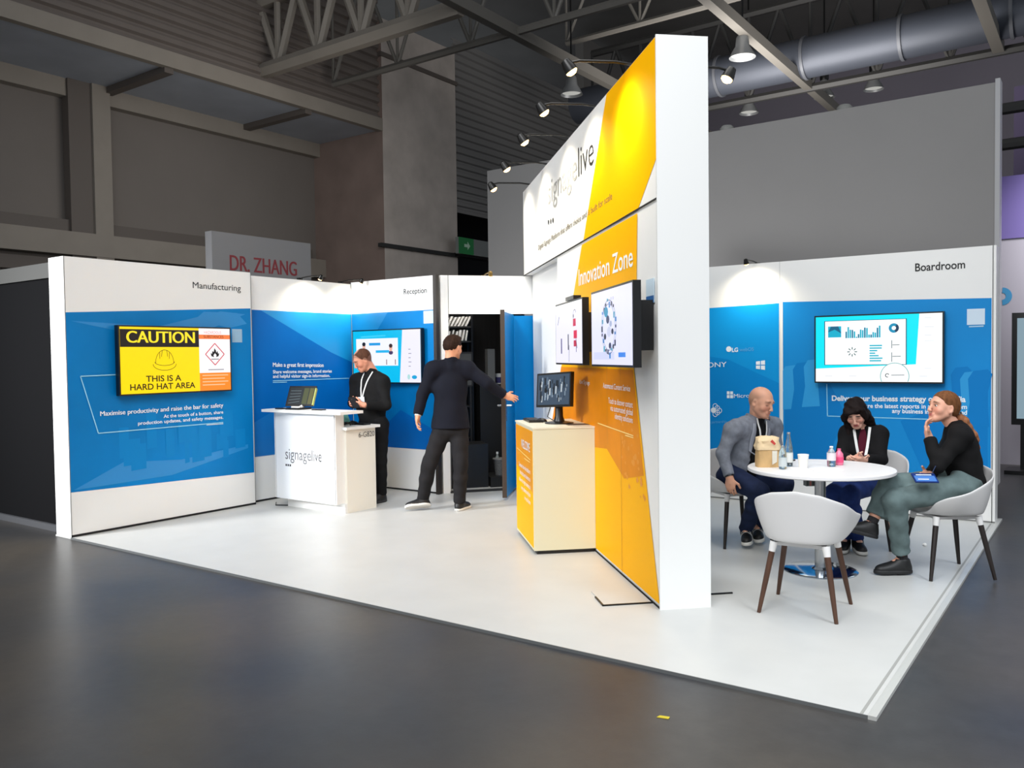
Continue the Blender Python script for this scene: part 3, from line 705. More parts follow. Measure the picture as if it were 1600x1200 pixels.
arc = [(hx+R1*math.cos(a), hy+R1*1.32*math.sin(a)) for a in np.linspace(0, math.pi, 22)]
lines('picture', g, list(zip(arc[:-1], arc[1:])), .005, .002, INKY, sc)
brim = [(hx+1.28*R1*math.cos(a), hy+.4*R1*math.sin(a)*1.6-.01) for a in np.linspace(math.pi, 2*math.pi, 20)]
lines('picture', g, list(zip(brim[:-1], brim[1:])), .005, .002, INKY, sc)
brim2 = [(hx+1.1*R1*math.cos(a), hy+.24*R1*math.sin(a)*1.6+.012) for a in np.linspace(math.pi, 2*math.pi, 18)]
lines('picture', g, list(zip(brim2[:-1], brim2[1:]))+[((hx-.032, hy+.06), (hx-.024, hy+.122)), ((hx+.032, hy+.06), (hx+.024, hy+.122)), ((hx-.05, hy+.04), (hx-.05, hy+.1)), ((hx+.05, hy+.04), (hx+.05, hy+.1))], .005, .002, INKY, sc)
text(g, 'THIS IS A', .30*cw, .175*H_, screen_mat((44, 30, 4)), sc, width=.45*cw, cap=.055, c=.002, weight=.02)
text(g, 'HARD HAT AREA', .105*cw, .055*H_, screen_mat((44, 30, 4)), sc, width=.83*cw, cap=.055, c=.002, weight=.02)
# reception display
t, sc, g, W_, H_ = screen('wall_display', FB, .095, 1.265, 1.118, .64, .03, .08, 'wall screen with cyan video call picture behind the man reading his phone', base=(0, 184, 232), s=1.0)
poly('picture', g, [(.70*W_, 0), (W_, 0), (W_, H_), (.745*W_, H_)], .001, None, screen_mat((234, 232, 248)), sc)
rect(g, .05*W_, .68*W_, .32*H_, .85*H_, .001, (236, 238, 250), sc)
rect(g, .25*W_, .42*W_, .715*H_, .765*H_, .002, (30, 150, 220), sc); rect(g, .35*W_, .55*W_, .57*H_, .62*H_, .002, (40, 176, 232), sc)
for a, b, hc in ((.17, .70, (24, 20, 22)), (.575, .66, (60, 40, 34))):
    poly('picture', g, disc_pts(a*W_, b*H_, .026, .040), .002, None, screen_mat((226, 176, 156)), sc)
    poly('picture', g, disc_pts(a*W_, b*H_+.026, .029, .024), .0025, None, screen_mat(hc), sc)
    poly('picture', g, disc_pts(a*W_, b*H_-.055, .034, .024), .0015, None, screen_mat((70, 56, 96)), sc)
for a in (.51, .64): rect(g, a*W_-.006, a*W_+.006, .34*H_, .44*H_, .002, (116, 66, 66), sc)
for k in range(5): rect(g, .83*W_, (.86+.01*(k % 2))*W_, (.62-.08*k)*H_, (.635-.08*k)*H_, .002, (150, 150, 166), sc)
poly('picture', g, disc_pts(.91*W_, .10*H_, .040, .022), .002, None, screen_mat((20, 160, 214)), sc); poly('picture', g, disc_pts(.83*W_, .105*H_, .022, .03), .002, None, screen_mat((170, 214, 214)), sc)
lines('picture', g, [((.12*W_, .885*H_), (.5*W_, .9*H_))], .02, .001, screen_mat((60, 200, 240)), sc)
# boardroom display
t, sc, g, W_, H_ = screen('wall_display', FR, 5.125, 1.26, 1.16, .665, .03, .09, 'wall screen with cyan dashboard of charts in the boardroom corner', base=(0, 226, 246), s=1.0)
wht = (250, 252, 253)
poly('picture', g, [(0, 0), (W_, 0), (W_, H_), (.83*W_, H_), (.805*W_, .26*H_), (0, .20*H_)], .001, None, screen_mat(wht), sc)
rect(g, .073*W_, .735*W_, .255*H_, .935*H_, .002, (20, 60, 84), sc); rect(g, .08*W_, .728*W_, .262*H_, .928*H_, .0025, (252, 253, 254), sc)
rect(g, .105*W_, .215*W_, .68*H_, .85*H_, .003, (20, 170, 200), sc); poly('picture', g, [(.105*W_, .76*H_), (.16*W_, .80*H_), (.215*W_, .74*H_), (.19*W_, .85*H_), (.13*W_, .85*H_)], .0035, None, screen_mat((24, 96, 130)), sc)
for k in range(17):
    hh = (.10+.055*math.sin(k*.9)+.03*math.sin(k*2.1))*H_; a = (.25+.0168*k)*W_
    rect(g, a, a+.013*W_, .665*H_, .665*H_+hh, .003, (10, 170, 196) if k % 3 else (16, 120, 150), sc)
for k in range(7): rect(g, .445*W_, (.445+.075+.03*math.sin(k*1.3+1))*W_, (.535-.038*k)*H_, (.555-.038*k)*H_, .003, (16, 176, 200), sc)
ring('picture', g, .636*W_, .80*H_, .032, .026, .003, screen_mat((24, 140, 180)), sc, 24); ring('picture', g, .636*W_, .80*H_, .032, .026, .0035, screen_mat((30, 60, 90)), sc, 10, -1.2, .9)
for k in range(8):
    a = k*math.pi/4; lines('picture', g, [((.305*W_+.022*math.cos(a), .455*H_+.022*math.sin(a)), (.305*W_+.046*math.cos(a), .455*H_+.046*math.sin(a)))], .008, .003, screen_mat((30, 84, 84)), sc)
lines('picture', g, [((.625*W_, .55*H_), (.68*W_, .55*H_)), ((.625*W_, .38*H_), (.69*W_, .38*H_)), ((.62*W_, .62*H_), (.62*W_, .50*H_)), ((.62*W_, .44*H_), (.62*W_, .30*H_))], .006, .003, screen_mat((60, 90, 96)), sc)
ccx, ccy, cr = .643*W_, .085*H_, .125
pts = [(ccx+cr*math.cos(a), ccy+cr*math.sin(a)) for a in np.linspace(-.42, math.pi+.42, 34)]
poly('picture', g, pts, .004, None, screen_mat((253, 254, 254)), sc); lines('picture', g, list(zip(pts[:-1], pts[1:])), .006, .005, screen_mat((90, 170, 170)), sc)
lines('picture', g, [((ccx-.03, ccy+.01), (ccx+.085, ccy+.012))], .010, .005, screen_mat((170, 176, 180)), sc)
ring('picture', g, ccx-.065, ccy+.008, .016, .007, .005, screen_mat((40, 60, 66)), sc, 12, .4, 5.2)
for k, z in enumerate((.93, .80, .68, .60, .20)): rect(g, .87*W_, (.92+.02*(k % 2))*W_, z*H_, (z+.008)*H_, .003, (214, 220, 226), sc)
for a in (.08, .28, .83): rect(g, a*W_, (a+.06)*W_, .08*H_, .09*H_, .003, (214, 220, 226), sc)
# two displays on the diagonal wall
t, sc, g, W_, H_ = screen('wall_display', FC, 3.945, 1.485, .99, .515, .15, .20, 'larger wall screen on the yellow wall with a ringed globe of small figures', base=(222, 222, 246), s=1.0)
cx, cy = .47*W_, .50*H_
for k in range(22):
    a = 2*math.pi*k/22; rr = .165+.012*math.sin(k*2.3); x, y = cx+rr*1.0*math.cos(a), cy+rr*math.sin(a)
    rgb = ((40, 44, 70), (20, 120, 190), (30, 150, 180), (20, 22, 30))[k % 4]
    rect(g, x-.016, x+.016, y-.008-.01*(k % 3), y+.010, .002, rgb, sc)
ring('picture', g, cx, cy, .15, .006, .002, screen_mat((120, 130, 170)), sc, 30); ring('picture', g, cx, cy, .175, .005, .002, screen_mat((70, 74, 100)), sc, 30)
for (x, y, r, c) in ((-.06, .10, .05, (30, 140, 180)), (-.02, .05, .04, (40, 50, 90)), (.05, .02, .03, (160, 170, 200)), (.01, -.03, .05, (196, 200, 222)), (.09, -.03, .028, (40, 40, 56)), (-.09, -.06, .03, (30, 30, 44)), (.03, -.12, .03, (50, 54, 84))):
    poly('picture', g, disc_pts(cx+x, cy+y, r, r*.7, 9), .0025, None, screen_mat(c), sc)
rect(g, .70*W_, .86*W_, .10*H_, .16*H_, .002, (60, 130, 226), sc); rect(g, .06*W_, .6*W_, .07*H_, .17*H_, .0015, (204, 208, 240), sc)
for a in (.52, .57): rect(g, a*W_, (a+.03)*W_, .85*H_, .89*H_, .002, (196, 196, 220), sc)
t, sc, g, W_, H_ = screen('wall_display', FC, 2.72, 1.49, .96, .50, .15, .20, 'smaller-looking wall screen with red bars and thin dark figures, nearer the store room', base=(232, 230, 246), s=1.0)
rect(g, 0, W_, .86*H_, H_, .001, (250, 250, 252), sc)
for (a, b, wd, hh, c) in ((.70, .60, .10, .12, (206, 20, 66)), (.72, .40, .12, .13, (216, 24, 70)), (.72, .27, .10, .10, (190, 20, 60)), (.50, .22, .035, .26, (36, 34, 50)), (.22, .16, .05, .26, (110, 104, 140)), (.70, .74, .03, .05, (60, 60, 70)), (.80, .18, .02, .10, (110, 104, 140))):
    rect(g, a*W_, (a+wd)*W_, b*H_, (b+hh)*H_, .002, c, sc)
lines('picture', g, [((.54*W_, .02*H_), (.55*W_, .30*H_)), ((.80*W_, .42*H_), (.84*W_, .24*H_)), ((.10*W_, .66*H_), (.16*W_, .80*H_))], .012, .0025, screen_mat((70, 66, 90)), sc)
ring('picture', g, .76*W_, .76*H_, .05, .008, .002, screen_mat((120, 116, 130)), sc, 16, .5, 4.8)
wc = empty('camera_bar', FC.P(3.3, 1.99, .17), 'small black camera clipped on top of the screen with red bars', 'camera')
box('clip_body', FC, 3.16, 3.44, 1.992, 2.022, .15, .21, BLACK, wc, bevel=.004)

# ------------------------------------------------------------------ arm lights
def arm_light(foot, out, hgt, reach, label, group, energy, aim, rgb=(28, 27, 26), cone=95, glow=6, hs=1.):
    """a bent black arm from a wall top with a small lamp at its end, shining back at the wall"""
    f0 = Vector(foot); o = Vector(out).normalized()
    t = empty('arm_light', f0, label, 'lamp', group)
    m = M('arm_%d_%d_%d' % rgb, rgb, .35, metal=.4)
    up = Vector((0, 0, hgt))
    pts = [f0-o*.03-Vector((0, 0, .05)), f0-o*.03+up*.6, f0+o*reach*.25+up, f0+o*reach*.8+up*.9, f0+o*reach+up*.4]
    tube('arm', pts, .009*(.5+.5*hs), m, t, 8)
    box('clamp', Frame(f0-o*.05, o.cross(Vector((0, 0, 1)))), -.025, .025, -.06, .012, -.005, .04, m, t)
    d = (Vector(aim)-pts[-1]).normalized(); h0 = pts[-1]
    lathe('lamp_head', [(r_*hs, z_*hs) for r_, z_ in ((.012, -.03), (.03, -.02), (.042, .03), (.045, .06), (.041, .06), (.036, .035), (.005, .03))], m, t, h0, 20, d)
    lathe('bulb', [(r_*hs, z_*hs) for r_, z_ in ((.001, .034), (.030, .036), (.040, .052), (.038, .068), (.022, .082), (.001, .086))], M('bulb_glow_%d' % glow, (255, 244, 214), .4, emit=(255, 206, 128), estr=glow), t, h0, 20, d)
    l = bpy.data.lights.new('arm_lamp', 'SPOT'); l.energy = energy; l.color = (1, .90, .70); l.spot_size = math.radians(cone); l.spot_blend = 1.0; l.shadow_soft_size = .05
    lo = bpy.data.objects.new('arm_lamp', l); COL.objects.link(lo); lo.location = h0+d*.10*hs; lo.rotation_euler = d.to_track_quat('-Z', 'Y').to_euler()
    lo.parent = t; lo.matrix_parent_inverse = parent_inv(t)
    return t
ordn = ['first', 'second', 'third', 'fourth', 'fifth']
for k, s in enumerate((4.22, 3.28, 2.38, 1.32, .32)):
    arm_light(FC.P(s, HT, -.02), FC.n, .04, .44, 'glowing arm light on the sign wall top, %s from the tall white end' % ordn[k], 'arm lights along the sign wall', 36, FC.P(s, HT-.62, 0), cone=125, glow=7)
arm_light(FC.P(4.2, HT, -TH+.02), -FC.n, .04, .44, 'single glowing arm light on the boardroom side of the sign wall', 'arm lights along the sign wall', 40, FC.P(4.2, 2.7, -TH), cone=125, glow=9)
def wall_arm(f, px_, label, out, energy=26, rgb=(28, 27, 26), reach=.30):
    a, b = f.px(*px_)
    return arm_light(f.P(a, H, -.02), out, .018, reach, label, 'arm lights on the low walls', energy, f.P(a, H-.5, 0), rgb, cone=130, hs=.6)
wall_arm(FL2, (476, 434), 'black arm light on the recessed reception panel, above the tablet', FL2.n)
wall_arm(FL2, (540, 440), 'black arm light beside the inner corner of the reception walls', FL2.n)
wall_arm(FD, (758, 431), 'brass-coloured arm light above the store room door', FD.n, 24, (126, 100, 48), .30)
wall_arm(FR, (1180, 412), 'black arm light on the boardroom wall, above the printed logos', FR.n)

# ------------------------------------------------------------------ reception counter
def counter_reception():
    t = empty('reception_counter', (.8, 2.25, 0), 'white stepped reception counter with grey product name on its front', 'counter')
    bm = bmesh.new(); add_box(bm, WORLD, .30, 1.235, 2.015, 2.13, .10, 1.012)
    finish('front_box', bm, WHITE, t, bevel=.004, smooth='auto')
    wbox('lower_desk', .38, 1.265, 2.13, 2.54, .0, .845, M('counter_cream', (238, 234, 222), .45), t, bevel=.004)
    wbox('desk_top', .36, 1.30, 2.10, 2.58, .845, .872, WHITE, t, bevel=.004)
    wbox('plinth', .39, 1.262, 2.10, 2.14, .0, .098, WHITE, t, bevel=.003)
    bm = bmesh.new(); add_box(bm, WORLD, .20, 1.40, 1.93, 2.24, 1.012, 1.040); finish('worktop', bm, WHITE, t, bevel=.008, smooth='auto')
    fr_ = Frame((.30, 2.012, .10), (1, 0, 0))
    poly('front_panel', fr_, [(.02, .0), (.925, .0), (.925, .905), (.02, .905)], .0, .003, M('counter_front', (236, 238, 240), .4), t)
    lines('panel_joint', fr_, [((.022, 0), (.022, .905)), ((.923, 0), (.923, .905))], .004, .0035, M('joint_grey', (120, 120, 118), .6), t)
    text(fr_, 'signage', .175, .42, M('mid_grey_ink', (104, 104, 106), .6), t, width=.40, cap=.115, c=.004, weight=0)
    text(fr_, 'live', .583, .42, INK, t, width=.15, cap=.115, c=.004, weight=-.004)
    for k in range(3): poly('printed_logo', fr_, [(.175+.032*k, .345), (.197+.032*k, .345), (.197+.032*k, .367), (.175+.032*k, .367)], .004, None, INK, t)
    fs = Frame((1.267, 2.13, 0), (0, 1, 0))
    text(fs, '6-G820', .17, .755, INK, t, width=.225, cap=.052, c=.002, weight=-.004)
    tube('floor_cable', [(.12, 2.16, .006), (.25, 2.05, .006), (.39, 2.12, .006)], .006, BLACK, t, 6)
counter_reception()
# tablet till on the worktop
t = empty('tablet_till', (.62, 2.08, 1.04), 'tilted tablet on a white stand on the reception counter', 'tablet')
ft = Frame((.44, 2.05, 1.075), (.96, .28, 0), (-.12, .40, .90))
box('tablet_body', ft, 0, .33, 0, .225, -.012, 0, BLACK, t, bevel=.005)
sc = box('screen', ft, .014, .316, .014, .211, 0, .001, screen_mat((48, 56, 62), .8), t)
rect(ft, .19, .25, .02, .20, .002, (92, 100, 66), sc, .8); rect(ft, .26, .31, .02, .20, .002, (112, 112, 66), sc, .8)
for k in range(5): lines('picture', ft, [((.03, .03+.035*k), (.16, .05+.03*k))], .006, .002, screen_mat((120, 134, 140), .8), sc)
wbox('stand_base', .50, .70, 2.0, 2.18, 1.04, 1.058, BLACK, t, bevel=.006)
tube('stand_arm', [(.62, 2.10, 1.055), (.64, 2.19, 1.12)], .02, WHITE, t, 10)
box('card_slot', ft, .09, .20, -.035, -.012, -.01, .02, WHITE, t, bevel=.004)
box('side_strip', ft, .322, .334, .01, .2, -.02, .006, M('strip_lime', (186, 192, 110), .5), t)
tag(wbox('card_reader', .335, .43, 2.0, 2.06, 1.04, 1.053, BLACK, bevel=.004), 'flat black card reader lying left of the tablet on the counter', 'card reader')
tag(wbox('mobile_phone', .86, 1.0, 2.04, 2.11, 1.04, 1.05, BLACK, bevel=.003), 'black phone lying right of the tablet on the counter', 'phone')
# papers and cables on the lower desk
tag(poly('leaflet', Frame((.93, 2.30, .874), (.5, .1, 0), (-.2, .05, .30)), [(0, 0), (.20, 0), (.20, .17), (0, .17)], 0, .004, M('leaflet_teal', (90, 150, 140), .5)), 'teal leaflet propped on the low desk behind the counter front', 'leaflet')
tag(poly('leaflet', Frame((1.02, 2.26, .873), (1, .3, 0), (-.3, 1, 0.05)), [(0, 0), (.12, 0), (.12, .17), (0, .17)], 0, .003, WHITE), 'white leaflet lying on the low desk beside the cables', 'leaflet')
random.seed(5)
pts = [(1.0+.17*math.sin(k*.9)*random.uniform(.6, 1), 2.36+.09*math.cos(k*1.15), .882+.012*(k % 3)) for k in range(22)]
tag(tube('cable', pts, .009, BLACK, None, 7), 'coiled black cable heaped on the low desk of the counter', 'cable')
tag(wbox('keypad', 1.09, 1.24, 2.40, 2.50, .872, .89, BLACK, bevel=.004), 'small black keypad at the back end of the low desk', 'keypad')
# cloth bag on the floor behind the man
def tote(c):
    t = empty('tote_bag', c, 'cream cotton tote bag on the floor below the reception screen', 'bag')
    bm = bmesh.new(); rows = []
    for z, wx, wy in ((0, .10, .055), (.06, .115, .065), (.2, .11, .055), (.34, .095, .035), (.43, .085, .012)):
        ring_ = []
        for k in range(20):
            a = 2*math.pi*k/20; r = 1+.05*math.sin(5*a+z*9)
            ring_.append(bm.verts.new((c[0]+wx*r*math.copysign(abs(math.cos(a))**.6, math.cos(a)), c[1]+wy*r*math.copysign(abs(math.sin(a))**.6, math.sin(a)), c[2]+z)))
        rows.append(ring_)
    for i in range(4):
        for k in range(20): bm.faces.new((rows[i][k], rows[i][(k+1) % 20], rows[i+1][(k+1) % 20], rows[i+1][k]))
    bm.faces.new(rows[0][::-1]); bm.faces.new(rows[-1])
    cm = M('cotton_cream', (214, 194, 150), .9, noise=.08, nscale=20)
    finish('bag_body', bm, cm, t, smooth=True)
    for s in (-.02, .02): tube('strap', [(c[0]-.04, c[1]+s*.4, c[2]+.42), (c[0]-.03, c[1]+s, c[2]+.52), (c[0]+.03, c[1]+s, c[2]+.52), (c[0]+.04, c[1]+s*.4, c[2]+.42)], .006, cm, t, 6)
tote(gz(605, 764, 0)+V3(0, -.16, 0))

# ------------------------------------------------------------------ yellow demo counter
def counter_demo():
    s0, s1, cN, hT = 2.385, 3.245, .505, 1.0
    t = empty('demo_counter', FC.P((s0+s1)/2, 0, .25), 'white demo counter with yellow front standing against the sign wall', 'counter')
    CR_ = M('counter_cream2', (214, 211, 184), .45)
    box('body', FC, s0+.01, s1-.004, .03, hT-.012, .004, cN-.006, CR_, t, bevel=.003)
    box('top', FC, s0, s1, hT-.012, hT, .0, cN, M('counter_top', (222, 216, 194), .4), t, bevel=.003)
    box('plinth', FC, s0+.03, s1-.02, 0, .03, .01, cN-.03, BLACK, t)
    fy = Frame(FC.P(s0, 0, cN-.006), FC.u)
    poly('front_panel', fy, [(.02, .05), (s1-s0-.03, .05), (s1-s0-.03, hT-.03), (.02, hT-.03)], .0, .003, YEL, t)
    poly('front_overprint', fy, [(.02, .62), (s1-s0-.03, .48), (s1-s0-.03, hT-.03), (.02, hT-.03)], .0035, None, M('orange_print_mid', (236, 154, 0), .32), t)
    text(fy, 'WELCOME', s1-s0-.13, .795, WINK, t, width=.42, cap=.07, c=.005, weight=.02, right=True)
    lines('outline_print', fy, [((.07, .765), (s1-s0-.12, .735)), ((.45, .715), (s1-s0-.13, .715))], .007, .005, M('pale_yellow_ink', (250, 214, 130), .5), t)
    for k, s in enumerate(('Discover how the platform', 'links data and devices to', 'deliver the right content to', 'every audience and place', 'in real time')):
        text(fy, s, s1-s0-.13, .62-.062*k, WINK, t, width=(.55, .5, .55, .45, .28)[k], cap=.036, c=.005, weight=.004, right=True)
    return hT
HT_C = counter_demo()
fc_ = Frame(FC.P(0, HT_C, 0), FC.u, FC.n)     # the counter's top: a along the wall, b away from it
def top_pt(x, y): 
    p = gz(x, y, HT_C)-FC.o; return float(p@FC.u), float(p@FC.n)
# monitor
t = empty('desk_monitor', FC.P(3.0, HT_C, .2), 'black desktop monitor on a stand on the yellow-fronted counter', 'monitor')
mc = at(864.5, 609, 6.95)
um = unit(at(884, 608, 6.80)-at(845, 610, 7.05)); nm = np.cross(um, V3(0, 0, 1)); vm = unit(V3(0, 0, 1)-.10*nm); 
fm = Frame(mc, um, vm-um*(vm@um))
hw = .215; hh = .142
box('housing', fm, -hw, hw, -hh, hh, -.035, 0, BLACK, t, bevel=.006)
sc = box('screen', fm, -hw+.015, hw-.015, -hh+.018, hh-.015, 0, .001, screen_mat((62, 80, 100), .9), t)
random.seed(4)
for k in range(70):
    a = random.uniform(-hw+.03, hw-.03); b = random.uniform(-hh+.06, hh-.055); r = random.uniform(.006, .024)
    c = random.choice(((150, 168, 186), (96, 118, 140), (24, 32, 42), (20, 26, 34), (200, 210, 218), (70, 90, 112)))
    poly('picture', fm, [(a-r*.4, b-r*1.6), (a+r*.4, b-r*1.5), (a+r*.5, b+r*1.2), (a-r*.3, b+r*1.4)], .0015+.00003*k, None, screen_mat(c, .8), sc)
ms, mb = float((mc-FC.o)@FC.u), float((mc-FC.o)@FC.n)
fp_ = Vector(mc)-Vector(fm.n)*.06
tube('stand_neck', [tuple(fp_+Vector((0, 0, -.05))), (fp_.x, fp_.y, HT_C+.06), (fp_.x, fp_.y, HT_C+.012)], [.03, .034, .05], BLACK, t, 14)
lathe('stand_base', [(.001, 0), (.12, 0), (.12, .008), (.05, .02), (.001, .022)], BLACK, t, (fp_.x, fp_.y, HT_C), 28)
tube('cable', [tuple(fp_-Vector(um)*.1+Vector((0, 0, -.12))), tuple(fp_-Vector(um)*.15+Vector((0, 0, -.22))), (fp_.x-um[0]*.05, fp_.y-um[1]*.05, HT_C+.012), (fp_.x+um[0]*.16, fp_.y+um[1]*.16, HT_C+.008)], .004, BLACK, t, 6)
# keyboard, mouse, papers
t = empty('keyboard', FC.P(2.6, HT_C, .3), 'black keyboard on the yellow-fronted counter left of the monitor', 'keyboard')
ka, kb = top_pt(826, 655.5)
fkb = Frame(fc_.P(max(ka, 2.57), min(kb, .40), 0), fc_.u, np.cross(V3(0, 0, 1), fc_.u))
box('case', fkb, -.155, .155, -.06, .06, .001, .018, BLACK, t, bevel=.004)
for i in range(4):
    for j in range(10): box('key', fkb, -.143+.0287*j, -.143+.0287*j+.024, -.05+.025*i, -.05+.025*i+.021, .018, .023, M('key_dark', (44, 46, 48), .5), t)
ma, mb_ = top_pt(846, 659)
def mouse(a, b, label):
    bm = bmesh.new(); c = fc_.P(a, b, .0)
    bmesh.ops.create_uvsphere(bm, u_segments=16, v_segments=10, radius=1)
    for v in bm.verts: v.co = c+Vector((v.co.x*.055, v.co.y*.034, max(v.co.z, -.0)*.032+.001))
    return tag(finish('computer_mouse', bm, BLACK, smooth=True), label, 'mouse')
mouse(ma, mb_, 'black computer mouse between the keyboard and the monitor base')
for k, (x, y, wd, hh_, m_, lb) in enumerate(((905, 663, .16, .22, M('flyer_dark', (60, 56, 54), .5), 'dark flyer lying at the right end of the yellow-fronted counter'), (880, 663, .15, .2, M('flyer_pale', (224, 216, 204), .5), 'pale flyer lying beside the dark flyer on the yellow-fronted counter'))):
    a, b = top_pt(x, y); ff = Frame(fc_.P(a, b, .001+.002*k), fc_.u, np.cross(V3(0, 0, 1), fc_.u))
    tag(poly('flyer', ff, [(-wd/2, -hh_/2), (wd/2, -hh_/2), (wd/2, hh_/2), (-wd/2, hh_/2)], 0, .002, m_), lb, 'flyer')

# ------------------------------------------------------------------ meeting table and what stands on it
TC = V3(5.845, 2.365, 0); TZ = .74
t = empty('meeting_table', TC, 'round white table on a steel column in the boardroom corner', 'table')
lathe('tabletop', [(.001, TZ-.028), (.49, TZ-.028), (.5, TZ-.022), (.5, TZ-.004), (.496, TZ), (.001, TZ)], M('table_white', (232, 230, 230), .4), t, TC, 72)
lathe('column', [(.038, .02), (.038, TZ-.03)], STEEL, t, TC, 28)
lathe('base_plate', [(.001, 0), (.255, 0), (.255, .006), (.24, .012), (.06, .016), (.045, .03), (.001, .03)], M('base_chrome', (186, 196, 206), .12, metal=1.), t, TC, 64)
lathe('top_flange', [(.001, TZ-.05), (.15, TZ-.05), (.15, TZ-.028), (.001, TZ-.028)], STEEL, t, TC, 32)
fcb = Frame(TC+V3(-.58, .81, 0)*.13+V3(-.01, 0, .59), (.81, .58, 0))
cb = box('cable_box', fcb, -.055, .03, 0, .122, -.03, .03, M('cable_box_grey', (112, 116, 112), .5), t)
for k, c_ in enumerate(((60, 66, 62), (176, 96, 88), (60, 66, 62), (150, 110, 96))):
    poly('stripe', fcb, [(-.05+.02*k, .004), (-.038+.02*k, .004), (-.038+.02*k, .118), (-.05+.02*k, .118)], .031, None, M('box_stripe_%d' % k, c_, .6), cb)

def tp(x, y): return gz(x, y, TZ)
# paper bag
def paper_bag(c):
    t = empty('paper_bag', c, 'crumpled brown paper bag with rolled top on the round table', 'bag')
    PB = M('kraft_paper', (206, 168, 116), .85, noise=.10, nscale=14, bump=.4); PB2 = M('kraft_pale', (226, 200, 160), .8, noise=.08, nscale=10, bump=.3)
    def shell(levels, m, name, seed):
        random.seed(seed); bm = bmesh.new(); rows = []; n = 28
        for z, wx, wy, cr in levels:
            rr = []
            for k in range(n):
                a = 2*math.pi*k/n; s = 1+cr*random.uniform(-1, 1)
                x = wx*s*math.copysign(abs(math.cos(a))**.55, math.cos(a)); y = wy*s*math.copysign(abs(math.sin(a))**.55, math.sin(a))
                X = x*.81-y*.58; Y = x*.58+y*.81
                rr.append(bm.verts.new((c[0]+X, c[1]+Y, c[2]+z+cr*.03*random.uniform(-1, 1))))
            rows.append(rr)
        for i in range(len(rows)-1):
            for k in range(n): bm.faces.new((rows[i][k], rows[i][(k+1) % n], rows[i+1][(k+1) % n], rows[i+1][k]))
        bm.faces.new(rows[0][::-1]); bm.faces.new(rows[-1])
        return finish(name, bm, m, t, smooth='auto')
    shell([(0, .083, .055, 0), (.03, .084, .056, .02), (.08, .083, .055, .03), (.125, .080, .052, .04), (.15, .074, .046, .05)], PB, 'bag_body', 1)
    shell([(.125, .086, .058, .06), (.15, .088, .06, .09), (.175, .078, .052, .12), (.19, .082, .056, .12), (.21, .072, .045, .14), (.222, .05, .03, .1)], PB2, 'rolled_top', 2)
    RS = M('red_receipt', (196, 60, 54), .6)
    fb_ = Frame(c+V3(.03, -.058, .20), (.81, .58, 0)); 
    poly('red_stripe', fb_.off(0, .004, .018), [(.005, -.015), (.035, -.04), (.045, -.03), (.02, .0)], 0, .003, RS, t)
    poly('pale_sticker', Frame(c+V3(.045, -.0335, .02), (.81, .58, 0)), [(0, 0), (.034, .02), (.036, .10), (0, .10)], .004, .006, M('sticker_white', (226, 220, 206), .6), t)
paper_bag(tp(1199, 729))
GL = M('clear_glass', (206, 226, 232), .05, trans=.92, ior=1.3, spec=.5)
LBL = M('bottle_label', (226, 230, 228), .5); 
def bottle(c, h, r, label, lab, cap, neck=.35, gm=None, cat='bottle', grp=None):
    t = empty('water_bottle', c, label, cat, grp)
    gm = gm or GL
    lathe('bottle_body', [(.001, 0), (r*.9, .002), (r, .012), (r, h*(1-neck)-.03), (r*.93, h*(1-neck)), (r*.42, h*.88), (r*.36, h*.96), (r*.36, h*.965), (.001, h*.965)], gm, t, c, 28)
    lathe('label_band', [(r+.0006, lab[0]), (r+.0014, lab[0]), (r+.0014, lab[1]), (r+.0006, lab[1])], lab[2], t, c, 28)
    lathe('cap', [(r*.42, h*.95), (r*.42, h), (r*.38, h+.002), (.001, h+.002)], cap, t, c, 20)
    return t
bottle(tp(1223, 733), .165, .027, 'shorter clear glass bottle in front of the tall one, next to the paper bag', (.02, .085, M('label_clear', (196, 204, 204), .4)), ALU, .25)
bottle(tp(1226, 729)+V3(.02, .03, 0), .245, .029, 'tall clear glass bottle behind the shorter one, next to the paper bag', (.03, .10, LBL), ALU, .45)
bottle(tp(1299, 729), .145, .030, 'clear plastic bottle with pink label in front of the dark-haired woman', (.045, .10, M('label_pale', (224, 214, 218), .5)), WHITE, .3)
pb = bottle(tp(1305, 727)+V3(.02, .03, 0), .118, .030, 'small pink bottle just behind the clear plastic bottle', (.02, .06, M('label_pink', (226, 70, 120), .5)), M('cap_pink', (222, 90, 130), .5), .3, M('pink_liquid', (232, 120, 152), .15))
c = tp(1255, 731); t = empty('paper_cup', c, 'plain white paper cup in the middle of the round table', 'cup')
lathe('cup_body', [(.028, 0), (.029, .0), (.038, .092), (.036, .092), (.027, .006), (.001, .006)], M('cup_paper', (238, 236, 230), .6), t, c, 32)
lathe('rim', [(.0365, .090), (.0395, .092), (.0385, .096), (.036, .094)], M('cup_paper', (238, 236, 230), .6), t, c, 32)
tag(tube('pen', [tp(1229, 721.5)+V3(0, 0, .006), tp(1242, 720)+V3(0, 0, .006)], .006, BLACK, None, 8), 'dark pen lying on the round table behind the bottles', 'pen')
def sheet(name, p, wd, hh_, rz, m, label, th=.006):
    c = tp(*p); u = V3(math.cos(rz), math.sin(rz), 0); f = Frame(c, u, np.cross(V3(0, 0, 1), u))
    return tag(poly(name, f, [(-wd/2, -hh_/2), (wd/2, -hh_/2), (wd/2, hh_/2), (-wd/2, hh_/2)], .001, th, m), label, name.split('_')[-1])
sheet('paper_notepad', (1290, 734), .2, .11, .62, M('notepad', (238, 236, 234), .6), 'white notepad lying in front of the clear plastic bottle')
sheet('paper_napkin', (1245, 732), .09, .07, .6, M('napkin', (240, 239, 236), .8), 'white napkin lying under the edge of the paper cup', .003)
